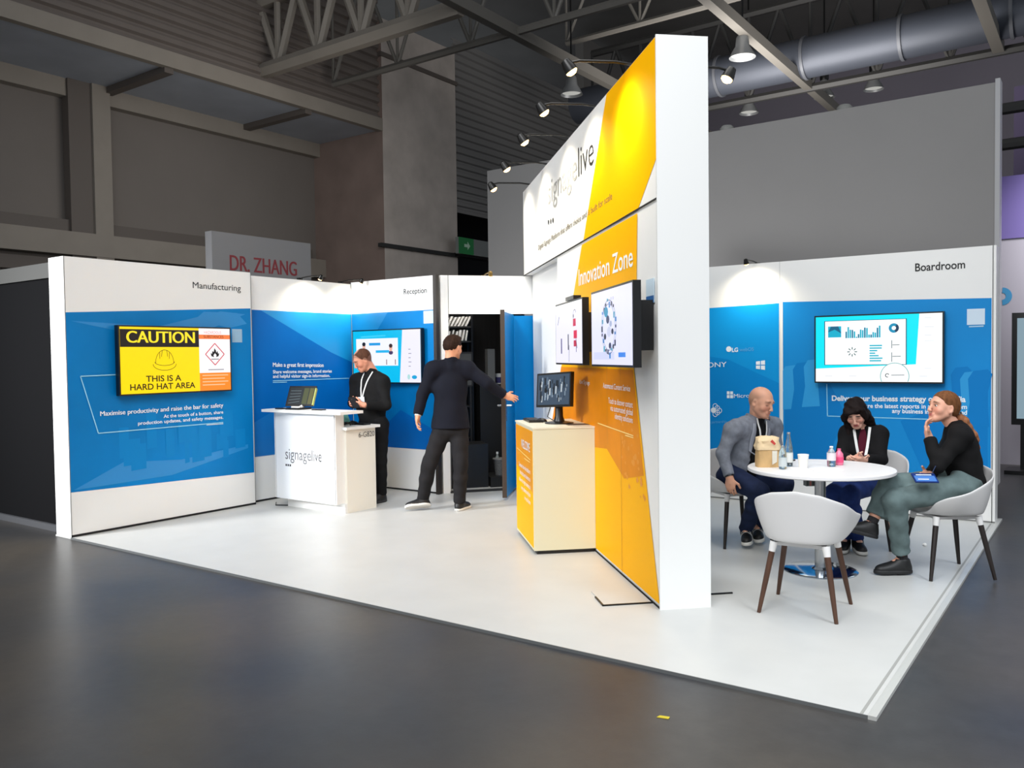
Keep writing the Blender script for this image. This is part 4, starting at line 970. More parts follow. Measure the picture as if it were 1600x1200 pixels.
# ------------------------------------------------------------------ armchairs
SHELL_M = M('chair_shell', (208, 206, 205), .42, spec=.4); WOOD = M('walnut_leg', (74, 46, 30), .45, noise=.18, nscale=30, stretch=(1, 1, .12)); WOOD_D = M('dark_leg', (30, 21, 18), .45)
def armchair(wood):
    t = empty('armchair', (0, 0, 0))
    bm = bmesh.new(); NU, NT = 72, 22; rows = []
    # rim height above the seat by angle from the front
    ang = np.radians([0, 20, 34, 48, 62, 90, 120, 150, 180]); rz = np.array([-.012, -.008, .02, .095, .135, .175, .245, .300, .318])
    for i in range(NT+1):
        q = i/NT; row = []
        for j in range(NU):
            u = 2*math.pi*j/NU; au = abs((u+math.pi) % (2*math.pi)-math.pi)
            hr = float(np.interp(au, ang, rz))
            # footprint of seat and of the rim, from above (y forward)
            ex = 2.6
            def foot(rx, ry):
                c, s = math.cos(u), math.sin(u); k = (abs(c/ry)**ex+abs(s/rx)**ex)**(-1/ex); return s*k, c*k
            sx, sy = foot(.215, .205); fl = .30 if au > 2.3 else .30; rx_, ry_ = foot(.290+.026*math.exp(-((au-1.25)/.35)**2), .262)
            if q < .55:
                k = q/.55; x, y = sx*k, sy*k; z = .432+.006*k**4-.010*(1-k*k)
            else:
                k = (q-.55)/.45; e = .35*math.sin(k*math.pi/2)+.65*k; lift = k**1.22
                if hr < .05: x, y = sx+(rx_-sx)*.55*k, sy+(ry_-sy)*.55*k; z = .438+hr*k*k
                else:
                    wgt = min(1, (hr-.05)/.06+.55)
                    x, y = sx+(rx_-sx)*wgt*e, sy+(ry_-sy)*wgt*e; z = .438+hr*lift
            row.append(bm.verts.new((x, y-.01, z)))
            if i == 0: row = [row[0]]*NU; break
        rows.append(row)
    for j in range(NU):
        bm.faces.new((rows[0][0], rows[1][j], rows[1][(j+1) % NU]))
    for i in range(1, NT):
        for j in range(NU): bm.faces.new((rows[i][j], rows[i+1][j], rows[i+1][(j+1) % NU], rows[i][(j+1) % NU]))
    s = finish('seat_shell', bm, SHELL_M, t, smooth=True)
    md = s.modifiers.new('thick', 'SOLIDIFY'); md.thickness = .013; md.offset = -1
    md = s.modifiers.new('sub', 'SUBSURF'); md.levels = 1; md.render_levels = 1
    wbox('under_frame', -.15, .15, -.145, .145, .404, .424, M('chair_under', (208, 206, 205), .5), t, bevel=.008)
    for sx in (-1, 1):
        for sy in (-1, 1):
            top_ = Vector((.150*sx, .145*sy, .424)); ft_ = Vector((.222*sx, .222*sy, 0)); k = top_+(ft_-top_)*.14
            lg = tube('leg', [k, k+(ft_-k)*.5, ft_], [.0185, .0165, .0115], wood, t, 16)
            tube('leg_socket', [top_, k], [.024, .0195], M('chair_socket', (222, 220, 218), .45), lg, 16)
    return t
def rz_of(dx, dy): return math.atan2(-dx, dy)
ch0 = armchair(WOOD)
ch0.location = (6.02, 1.40, 0); ch0.rotation_euler = (0, 0, rz_of(-.06, 1))
tag(ch0, 'empty white shell armchair with brown wooden legs, seen from behind at the round table', 'chair', 'white shell armchairs round the table')
ch1 = armchair(WOOD_D)
tag(ch1, 'white shell armchair the bald man in the grey blazer sits on', 'chair', 'white shell armchairs round the table')
ch1.location = (4.99, 2.95, 0); ch1.rotation_euler = (0, 0, rz_of(.78, -.62))
dup(ch1, (5.93, 3.47, 0), rz_of(-.05, -1), 'white shell armchair the dark-haired woman sits on behind the table')
dup(ch1, (6.59, 2.78, 0), rz_of(-.80, -.60), 'white shell armchair the ponytailed woman sits on at the stand edge')
# ================================================================== people: bodies grown as one smooth surface
class Sdf:
    def __init__(s): s.p = []; s.cuts = []; s.amp = 0.; s.frq = 55.; s.seed = 0
    def cone(s, a, b, ra, rb=None, k=.02): s.p.append(('c', np.asarray(a, float), np.asarray(b, float), ra, ra if rb is None else rb, k)); return s
    def ell(s, c, r, R=None, k=.02, sub=False): s.p.append(('e' if not sub else 's', np.asarray(c, float), np.asarray(r, float), np.eye(3) if R is None else np.asarray(R, float), k)); return s
    def cut(s, p, n, rad=None): s.cuts.append((np.asarray(p, float), unit(n), rad)); return s      # keep the side against n
    @staticmethod
    def dist(q, P):
        if q[0] == 'c':
            _, a, b, ra, rb, k = q; ba = b-a; h = np.clip(((P-a)@ba)/max(ba@ba, 1e-9), 0, 1)
            return np.linalg.norm(P-a-h[..., None]*ba, axis=-1)-(ra+(rb-ra)*h)
        _, c, r, R, k = q; L_ = (P-c)@R; k0 = np.linalg.norm(L_/r, axis=-1); k1 = np.linalg.norm(L_/(r*r), axis=-1)
        return np.where(k1 < 1e-6, -r.min(), k0*(k0-1)/np.maximum(k1, 1e-6))
    @staticmethod
    def bounds(q):
        if q[0] == 'c': m = max(q[3], q[4]); return np.minimum(q[1], q[2])-m, np.maximum(q[1], q[2])+m
        m = q[2].max(); return q[1]-m, q[1]+m
    def wob(s, P):
        f = s.frq; x, y, z = P[..., 0]+s.seed, P[..., 1]-s.seed, P[..., 2]
        return s.amp*(np.sin(f*z*1.2+f*.5*x+2*np.sin(f*.35*y))*.6+np.sin(f*.8*(x+y)+1.3*np.sin(f*.5*z))*.4)
    def apply(s, F, P, q):
        d = s.dist(q, P); k = q[-1]
        if q[0] == 's':
            h = np.maximum(k-np.abs(F+d), 0)/max(k, 1e-6); return np.maximum(F, -d)+h*h*k*.25
        h = np.maximum(k-np.abs(F-d), 0)/max(k, 1e-6); return np.minimum(F, d)-h*h*k*.25
    def ev(s, P):
        P = np.atleast_2d(np.asarray(P, float)); F = np.full(len(P), 1.0)
        for q in s.p: F = s.apply(F, P, q)
        return F
    def grid(s, h):
        B = [s.bounds(q) for q in s.p if q[0] != 's']; lo = np.min([b[0] for b in B], 0)-3*h; hi = np.max([b[1] for b in B], 0)+3*h
        n = np.ceil((hi-lo)/h).astype(int)+1
        F = np.full(n, .2, np.float32); ax = [lo[i]+h*np.arange(n[i]) for i in range(3)]
        for q in s.p:
            b0, b1 = s.bounds(q); m = q[-1]+3*h
            i0 = np.clip(np.floor((b0-m-lo)/h).astype(int), 0, n-1); i1 = np.clip(np.ceil((b1+m-lo)/h).astype(int)+1, 1, n)
            sl = tuple(slice(i0[i], i1[i]) for i in range(3))
            P = np.stack(np.meshgrid(*[ax[i][sl[i]] for i in range(3)], indexing='ij'), -1)
            F[sl] = s.apply(F[sl], P, q)
        if s.cuts or s.amp:
            idx = np.nonzero(F < .05); P = np.stack([ax[i][idx[i]] for i in range(3)], -1); v = F[idx]
            if s.amp: v = v+s.wob(P)
            for p, nn, rad in s.cuts:
                c_ = np.maximum(v, (P-p)@nn); v = c_ if rad is None else np.where(np.linalg.norm(P-p, axis=-1) < rad, c_, v)
            F[idx] = v
        return F, lo
    def mesh(s, name, h=.008):
        F, lo = s.grid(h); S = F < 0; n = np.array(F.shape)
        c = np.zeros(n-1, np.int8)
        OFF = [(i, j, k) for i in (0, 1) for j in (0, 1) for k in (0, 1)]
        def sub(a, o): return a[o[0]:a.shape[0]-1+o[0], o[1]:a.shape[1]-1+o[1], o[2]:a.shape[2]-1+o[2]]
        for o in OFF: c += sub(S, o)
        act = np.argwhere((c > 0) & (c < 8)); ids = -np.ones(n-1, np.int32); ids[tuple(act.T)] = np.arange(len(act))
        acc = np.zeros((len(act), 3)); cnt = np.zeros(len(act))
        for o in OFF:
            for ax in range(3):
                if o[ax]: continue
                o2 = list(o); o2[ax] = 1
                f0 = F[tuple((act+o).T)]; f1 = F[tuple((act+o2).T)]; x = (f0 < 0) != (f1 < 0)
                t = np.where(x, f0/np.where(f0 == f1, 1, f0-f1), 0)
                pt = np.tile(np.array(o, float), (len(act), 1)); pt[:, ax] += t
                acc += pt*x[:, None]; cnt += x
        V = lo+h*(act+acc/np.maximum(cnt, 1)[:, None])
        quads = []
        for ax in range(3):
            a1, a2 = (ax+1) % 3, (ax+2) % 3
            sl0 = [slice(None)]*3; sl1 = [slice(None)]*3; sl0[ax] = slice(0, -1); sl1[ax] = slice(1, None)
            A0, A1 = S[tuple(sl0)], S[tuple(sl1)]
            e = np.argwhere(A0 != A1); e = e[(e[:, a1] > 0) & (e[:, a2] > 0) & (e[:, a1] < n[a1]-1) & (e[:, a2] < n[a2]-1)]
            def cid(d1, d2): q = e.copy(); q[:, a1] -= d1; q[:, a2] -= d2; return ids[tuple(q.T)]
            Q = np.stack([cid(1, 1), cid(0, 1), cid(0, 0), cid(1, 0)], -1)
            ins = A0[tuple(e.T)]; Q[~ins] = Q[~ins][:, ::-1]; quads.append(Q)
        Q = np.concatenate(quads); Q = Q[(Q >= 0).all(1)]
        # a little relaxing, so that no grid shows
        nb = np.zeros_like(V); ct = np.zeros(len(V))
        for i in range(4):
            a, b = Q[:, i], Q[:, (i+1) % 4]
            for d in range(3): nb[:, d] += np.bincount(a, V[b, d], len(V))
            ct += np.bincount(a, minlength=len(V))
        V = V*.6+.4*nb/np.maximum(ct, 1)[:, None]
        me = bpy.data.meshes.new(name); me.from_pydata(V.tolist(), [], Q.tolist()); me.update()
        return me, V
    def skin_at(s, p, d, off=.004):
        """the point just above the surface met when coming towards p from outside against d"""
        p = np.asarray(p, float); d = unit(d); ts = np.linspace(.34, -.1, 221); v = s.ev(p+ts[:, None]*d)
        hit = np.nonzero(v < off)[0]; return p+(ts[hit[0]] if len(hit) else 0.)*d
def sdf_obj(name, sd, m, parent, h=.008, colors=None):
    me, V = sd.mesh(name, h)
    if colors is not None:
        c = colors(V); at_ = me.color_attributes.new('tint', 'FLOAT_COLOR', 'POINT'); a4 = np.ones((len(V), 4)); a4[:, :3] = c
        at_.data.foreach_set('color', a4.ravel())
    return link(name, me, m, parent, True)
def skin_mat(name):
    m = mat(name, (220, 170, 140), .5, spec=.4); nt = m.node_tree; at_ = nt.nodes.new('ShaderNodeVertexColor'); at_.layer_name = 'tint'
    b = nt.nodes['Principled BSDF']; nt.links.new(at_.outputs['Color'], b.inputs['Base Color'])
    b.inputs['Subsurface Weight'].default_value = .06; b.inputs['Subsurface Radius'].default_value = (.02, .008, .004); b.inputs['Subsurface Scale'].default_value = .3
    return m
SKIN = skin_mat('skin'); EYEW = M('eye_white', (232, 228, 222), .2); IRIS = M('eye_iris', (50, 36, 26), .2)
def head_frame(c, fwd, up=(0, 0, 1)):
    y = unit(fwd); x = unit(np.cross(y, up)); z = np.cross(x, y); return np.asarray(c, float), np.stack([x, y, z], 1)
def hp_(H_, x, y, z, s=1.): return H_[0]+H_[1]@(np.array((x, y, z))*s)
def head_prims(sd, Hd, s=1., fem=False):
    P = lambda x, y, z: hp_(Hd, x, y, z, s); R = Hd[1]; r = lambda *v: np.array(v)*s
    sd.ell(P(0, -.016, .034), r(.077, .097, .086), R, .02)
    sd.ell(P(0, -.04, .01), r(.068, .07, .07), R, .02)
    sd.cone(P(0, .02, -.005), P(0, .036, -.07), .064*s, (.040 if fem else .045)*s, .03)
    sd.cone(P(-.045, .0, -.045), P(-.018, .058, -.088), .026*s, .018*s, .025); sd.cone(P(.045, .0, -.045), P(.018, .058, -.088), .026*s, .018*s, .025)
    sd.ell(P(0, .066, -.093), r(.024, .018, .018), R, .02)
    for q in (-1, 1): sd.ell(P(.040*q, .052, -.028), r(.026, .026, .026), R, .022)
    sd.cone(P(-.034, .078, .026), P(.034, .078, .026), .012*s, .012*s, .018)
    for q in (-1, 1): sd.ell(P(.031*q, .097, .004), r(.017, .014, .011), R, .014, sub=True)
    sd.cone(P(0, .085, .012), P(0, .1055, -.030), .0085*s, .0118*s, .014)
    for q in (-1, 1): sd.ell(P(.0115*q, .099, -.035), r(.009, .010, .0075), R, .008)
    sd.cone(P(-.018, .082, -.058), P(.018, .082, -.058), .0085*s, .0085*s, .008); sd.cone(P(-.015, .081, -.069), P(.015, .081, -.069), .0085*s, .0085*s, .008)
    sd.ell(P(0, .0955, -.0635), r(.022, .006, .0018), R, .003, sub=True)
    for q in (-1, 1):
        er = np.array([[math.cos(.35*q), -math.sin(.35*q), 0], [math.sin(.35*q), math.cos(.35*q), 0], [0, 0, 1]])
        sd.ell(P(.080*q, -.008, -.008), r(.008, .020, .032), R@er, .008); sd.ell(P(.086*q, -.003, -.006), r(.006, .011, .018), R@er, .005, sub=True)
def head_colors(Hd, skin, lips, brow, s=1., stubble=None, cap=None, shut=False):
    sk, lp, br = (np.array(lin(c)) for c in (skin, lips, brow))
    def f(V):
        L_ = ((V-Hd[0])@Hd[1])/s; C = np.tile(sk, (len(V), 1))
        near = np.linalg.norm(L_, axis=1) < .2
        if stubble is not None:
            w = np.clip((.0-L_[:, 2]-.03)/.02, 0, 1)*np.clip((L_[:, 1]-.0)/.03, 0, 1)*near; C = C*(1-w[:, None])+np.array(lin(stubble))*w[:, None]
        ruddy = np.exp(-((np.abs(L_[:, 0])-.042)**2+(L_[:, 1]-.07)**2+(L_[:, 2]+.03)**2)/.0005)*near
        C = C*(1-.22*ruddy[:, None]*np.array((.1, 1, 1)))
        w = np.clip(1.6-np.maximum(np.abs(L_[:, 0])/.021, np.abs(L_[:, 2]+.0635)/.0125)*1.3, 0, 1)*(L_[:, 1] > .075)*near; C = C*(1-w[:, None])+lp*w[:, None]
        bz = .030-.35*(np.abs(L_[:, 0])-.02)**2*20
        w = np.clip(1.8-np.maximum(np.abs(np.abs(L_[:, 0])-.031)/.019, np.abs(L_[:, 2]-bz)/.0065)*1.4, 0, 1)*(L_[:, 1] > .06)*near; C = C*(1-w[:, None])+br*w[:, None]
        w = np.clip(1.7-np.maximum(np.abs(np.abs(L_[:, 0])-.031)/.014, np.abs(L_[:, 2]-(-.002 if shut else .010))/.0036)*1.4, 0, 1)*(L_[:, 1] > .06)*near*.8; C = C*(1-w[:, None])+np.array(lin((52, 36, 30)))*w[:, None]
        if cap is not None:                   # close-cropped hair seen through to the skin
            rgb, test, mix = cap; w = test(L_)*near*mix; C = C*(1-w[:, None])+np.array(lin(rgb))*w[:, None]
        return C
    return f
def eyes(Hd, par, s=1., lid=0.):
    for q in (-1, 1):
        bm = bmesh.new(); c = hp_(Hd, .031*q, .0755, .004, s); bmesh.ops.create_uvsphere(bm, u_segments=16, v_segments=12, radius=.0098*s)
        g = unit(Hd[1]@np.array((0, 1, -.25-lid)))
        up_ = Vector(Hd[1][:, 2])
        for v in bm.verts: v.co = v.co-up_*(v.co.dot(up_)*.36)+Vector(c)
        o = finish('eye', bm, [EYEW, IRIS], par, smooth=True)
        for fc in o.data.polygons:
            if (Vector(fc.center)-Vector(c)).normalized().dot(Vector(g)) > .62: fc.material_index = 1
def hand_prims(sd, wrist, d, thumb, right, curl=(.5, .5, .5, .5), tcurl=.4, s=1., spread=.05):
    """palm, four fingers and a thumb; d points along the hand, thumb to the thumb's side"""
    d = unit(d); t = np.asarray(thumb, float); t = unit(t-d*(t@d)); n = -np.cross(d, t) if right else np.cross(d, t)
    w = np.asarray(wrist, float); R = np.stack([t, d, n], 1)
    sd.ell(w+d*.052*s, np.array((.042, .052, .0155))*s, R, .014); sd.cone(w-d*.01, w+d*.04*s, .026*s, .024*s, .015)
    sd.cone(w+d*.02*s+t*.016*s, w+d*.05*s+t*.03*s+n*.006*s, .016*s, .014*s, .012)
    for i, (o, ln, r) in enumerate(((.030, .074, .0088), (.010, .082, .0090), (-.010, .076, .0086), (-.028, .060, .0078))):
        p = w+d*(.088-.006*abs(i-1))*s+t*o*s; ang = curl[i]*.55; dir_ = unit(d+t*(o*spread*30)); acc = 0
        p0 = w+d*.05*s+t*o*.85*s
        sd.cone(p0, p, r*1.08*s, r*1.05*s, .006)
        for f, a in ((.45, .8), (.31, 1.1), (.24, .8)):
            acc += ang*a; v = dir_*math.cos(acc)+n*math.sin(acc); q = p+v*ln*f*s; sd.cone(p, q, r*s, r*.93*s, .004); p = q; r *= .93
    p = w+d*.036*s+t*.034*s+n*.006*s; v = unit(d*.65+t*.75+n*.25)
    q = p+v*.036*s; sd.cone(p, q, .0115*s, .0105*s, .006); v2 = unit(v*(1-tcurl)+d*tcurl*.8+n*tcurl*.5-t*tcurl*.2); sd.cone(q, q+v2*.034*s, .0104*s, .0088*s, .004)
def torso_axes(J):
    hm, sm = (J['hipL']+J['hipR'])/2, (J['shL']+J['shR'])/2; up = unit(sm-hm); x = J['shR']-J['shL']; x = unit(x-up*(x@up)); y = np.cross(up, x)
    xh = J['hipR']-J['hipL']; xh = unit(xh-up*(xh@up)); return hm, sm, x, y, up, xh
def torso_prims(sd, J, g=0., s=1., belly=0., bust=0., k=.05, hip=True):
    hm, sm, x, y, up, xh = torso_axes(J); L_ = np.linalg.norm(sm-hm); R = np.stack([x, y, up], 1); Rh = np.stack([xh, np.cross(up, xh), up], 1)
    if hip: sd.ell(hm+up*.01, np.array((.158*s+g, .112*s+g, .105+g)), Rh, k)
    sd.ell(hm+up*L_*.36+y*belly*.5, np.array((.138*s+g, .100*s+g+belly, .16+g)), R, k)
    sd.ell(hm+up*L_*.68, np.array((.160*s+g, .108*s+g, .175+g)), R, k)
    if bust:
        for q in (-1, 1): sd.ell(hm+up*L_*.66+x*.07*q+y*.075, np.array((.055, .05, .055))*bust+g, R, .04)
    sd.cone(J['shL']*.72+sm*.28-up*.005, J['shR']*.72+sm*.28-up*.005, .058*s+g, .058*s+g, .05)
    for a in ('shL', 'shR'): sd.cone(J[a]*.45+J['neck']*.55-y*.01, J[a], .040+g, .052*s+g, .05)
def arm_prims(sd, J, side, g=0., s=1., k=.03, end=1.):
    a, b, c = J['sh'+side], J['el'+side], J['wr'+side]
    if g: sd.cut(b+(c-b)*end, c-b, .10)
    sd.cone(a, b, .050*s+g, .041*s+g, k); sd.cone(b, c, .039*s+g, .027*s+g+(.004 if g else 0), .02)
def leg_prims(sd, J, side, g=0., s=1., k=.03, end=1.):
    a, b, c = J['hip'+side], J['kn'+side], J['an'+side]; c2 = b+(c-b)*end
    sd.cone(a, b, .082*s+g, .056*s+g, k)
    v = c2-b; hm, sm, x, y, up, xh = torso_axes(J)
    if g: sd.cut(c2, v, .13); c2 = c2+v*.06
    sd.cone(b, b+v*.35, .054*s+g, .052*s+g, .02); sd.cone(b+v*.35, c2, .053*s+g, .034*s+g*1.35, .02)
def body_prims(J, Hd, hands, s=1., hs=1., fem=False, belly=0., arm=1., leg=1.):
    sd = Sdf(); torso_prims(sd, J, 0, s, belly)
    sd.cone(J['neck']-unit(Hd[0]-J['neck'])*.03, hp_(Hd, 0, -.03, -.05, hs), (.050 if fem else .058), (.046 if fem else .056), .03)
    head_prims(sd, Hd, hs, fem)
    for q in 'LR':
        arm_prims(sd, J, q, 0, arm); leg_prims(sd, J, q, 0, leg)
        hd = hands[q]; hand_prims(sd, J['wr'+q], hd['d'], hd['t'], q == 'R', hd.get('curl', (.5,)*4), hd.get('tc', .4), hd.get('s', 1.), hd.get('spread', .05))
        f = unit(J['toe'+q]-J['an'+q]); sd.cone(J['an'+q], J['an'+q]+f*.06, .032, .026, .02)
    return sd
def shoe(J, q, par, upm, solem, s=1., stripe=None, up=None, low=True):
    """a trainer: upper and sole; the foot's own axes come from ankle and toe"""
    an, toe = J['an'+q], J['toe'+q]; n = np.asarray(up if up is not None else (0, 0, 1), float); f = toe-an; f = unit(f-n*(f@n)); sd_ = np.cross(f, n); R = np.stack([sd_, f, n], 1)
    heel = an-n*.045*s-f*.035*s; bt = an-n*.092*s; ln = .235*s
    u = Sdf(); u.ell(bt+n*.040*s-f*.005*s, np.array((.037, .058, .046))*s, R, .03); u.ell(bt+n*.034*s+f*.085*s, np.array((.041, .090, .036))*s, R, .04); u.ell(bt+n*.030*s+f*.145*s, np.array((.038, .052, .028))*s, R, .03)
    u.cone(an-n*.008*s, bt+f*.105*s+n*.040*s, .040*s, .030*s, .025)
    u.cone(an+n*.012*s, an-n*.03*s, .039*s, .043*s, .025); u.cone(an-n*.01*s-f*.012*s, bt+n*.03*s-f*.03*s, .036*s, .034*s, .02)
    u.cut(bt+n*.020*s, -n); u.cut(an+n*.016*s, n)
    o = sdf_obj('shoe', u, upm, par, .006)
    w = Sdf(); w.ell(bt+n*.010*s-f*.008*s, np.array((.043, .064, .05))*s, R, .03); w.ell(bt+n*.010*s+f*.085*s, np.array((.045, .100, .05))*s, R, .04); w.ell(bt+n*.010*s+f*.150*s, np.array((.041, .056, .05))*s, R, .03)
    w.cut(bt+n*.028*s, n); w.cut(bt, -n); sdf_obj('sole', w, solem, o, .006)
    if stripe is not None:
        for k in (.06, .085): ribbon('stripe', [u.skin_at(bt+n*.035*s+f*k*s, sd_*math.cos(a)+n*math.sin(a), .0005) for a in np.linspace(.0, math.pi, 9)], [sd_*math.cos(a)+n*math.sin(a) for a in np.linspace(.0, math.pi, 9)], .010*s, stripe, o, .002)
    return o
def lanyard(sd, J, par, m, end, gap=.055, wd=.016, side=1., off=.006):
    """a neck strap lying on the clothes down to 'end' (a point on the chest)"""
    hm, sm, x, y, up, xh = torso_axes(J); nk = J['neck']; out = []
    for q in (-1, 1):
        pts = []; nr = []
        st = nk+x*q*.062+up*.02-y*.03; 
        for k in np.linspace(.05, 1, 9):
            base = (nk+x*q*.062*(1-.0*k))*(1-k)+(end+x*q*gap*.16)*k; base = base-y*.10*(1-.3*k)
            base = base-up*.0; pts.append(sd.skin_at(base, y+up*max(0, .5*(.25-k)), off)); nr.append(y)
        out.append(ribbon('lanyard_strap', pts, nr, wd, m, par, .002))
    return out
def J_(d):
    return {k: np.asarray(v, float) for k, v in d.items()}
HAIRM = lambda n, c: M(n, c, .7, noise=.3, nscale=70, stretch=(1, 1, .12), spec=.12)
def cloth(n, c, **k): return M(n, c, .85, spec=.2, **k)
LANY = M('lanyard_white', (232, 232, 230), .7)

# ---------------------------------------------------------------- the man walking to the store room
def person_walker():
    D = 8.55
    p = empty('person', gz(705, 790, 0), 'man in dark navy suit seen from behind, reaching for the store room door', 'person')
    J = J_(dict(hipL=at(691, 672, D), hipR=at(717, 672, D+.02), shL=at(676, 577, D-.02), shR=at(731, 577, D+.06), neck=at(704, 566, D+.01),
                elL=at(660, 618, D-.03), wrL=at(653, 649, D-.08), elR=at(762, 599, D+.02), wrR=at(788, 618, D+.10),
                knL=at(670, 727, D-.02), anL=at(661, 779, D+.10), toeL=at(646, 792, D+.02), knR=at(720, 724, D-.04), anR=at(718, 783, D+.03), toeR=at(732, 796, D+.20)))
    J['anR'][2] = .092; J['toeR'][2] = .03
    Hd = head_frame(at(708, 543.5, D+.03), CF*.80+CR*.62+V3(0, 0, -.10))
    hands = dict(L=dict(d=-CU*.9-CR*.1-CF*.1, t=CF, curl=(.7, .8, .9, 1.0)), R=dict(d=CR*.9-CU*.25+CF*.2, t=CU*.8+CF*.3, curl=(.35, .5, .6, .7)))
    b = body_prims(J, Hd, hands)
    hairt = lambda L_: (L_[:, 2]-.055 > .95*(L_[:, 1]-.07))*1.
    sdf_obj('body', b, SKIN, p, .0065, head_colors(Hd, (214, 152, 118), (170, 100, 88), (40, 28, 22)))
    eyes(Hd, p)
    hr = Sdf(); hr.ell(hp_(Hd, 0, -.016, .046), (.083, .100, .088), Hd[1]); hr.ell(hp_(Hd, 0, .03, .105), (.055, .06, .03), Hd[1], .03); hr.ell(hp_(Hd, 0, -.05, .02), (.076, .070, .075), Hd[1], .02)
    hr.amp = .0025; hr.frq = 160; hr.cut(hp_(Hd, 0, .078, .062), Hd[1]@np.array((0, .86, -.70))); hr.cut(hp_(Hd, 0, -.06, -.045), Hd[1]@np.array((0, 0, -1)))
    sdf_obj('hair', hr, HAIRM('hair_dark_brown', (44, 28, 20)), p, .006)
    nv = cloth('suit_navy', (15, 17, 28), noise=.15, nscale=14); tr = cloth('trousers_charcoal', (30, 29, 31), noise=.15, nscale=14)
    hm, sm, x, y, up, xh = torso_axes(J)
    jk = Sdf(); torso_prims(jk, J, .016, 1.03, k=.07); arm_prims(jk, J, 'L', .016, 1.12, .06, .97); arm_prims(jk, J, 'R', .016, 1.12, .06, .97)
    Rj = np.stack([xh, np.cross(up, xh), up], 1)
    jk.ell(hm+up*.10, (.166, .132, .30), Rj, .06); jk.ell(hm+up*.02, (.178, .136, .26), Rj, .06); jk.ell(hm-up*.09, (.178, .138, .22), Rj, .05)
    for q in 'LR': jk.cone(J['sh'+q]+up*.006-x*0, sm+up*.03, .058, .05, .05)
    jk.cone(J['neck']-up*.05, J['neck']+up*.050, .074, .062, .02); jk.ell(J['neck']+up*.018, (.072, .068, .030), np.stack([x, y, up], 1), .01)
    jk.amp = .0035; jk.frq = 30; jk.cut(hm+up*.015, -up); jk.cut(J['neck']+up*.042, up+y*.25, .13)
    o = sdf_obj('jacket', jk, nv, p, .0075)
    ft = Sdf(); torso_prims(ft, J, .008, k=.05); ft.p = ft.p[:2]
    for q in 'LR': leg_prims(ft, J, q, .020, 1.0, .04, 1.03)
    ft.amp = .004; ft.frq = 42; ft.cut(hm+up*.09, up)
    sdf_obj('trousers', ft, tr, p, .0075)
    tube('shirt_cuff', [J['wrL']+unit(J['elL']-J['wrL'])*.012, J['wrL']+unit(J['wrL']-J['elL'])*.004], .034, M('cuff_white', (210, 210, 206), .7), p, 16)
    bl = M('shoe_black', (17, 17, 18), .5); so = M('sole_white', (214, 212, 206), .6)
    shoe(J, 'R', p, bl, so); shoe(J, 'L', p, bl, so, up=unit(CU*.82+CF*.46-CR*.20))
person_walker()

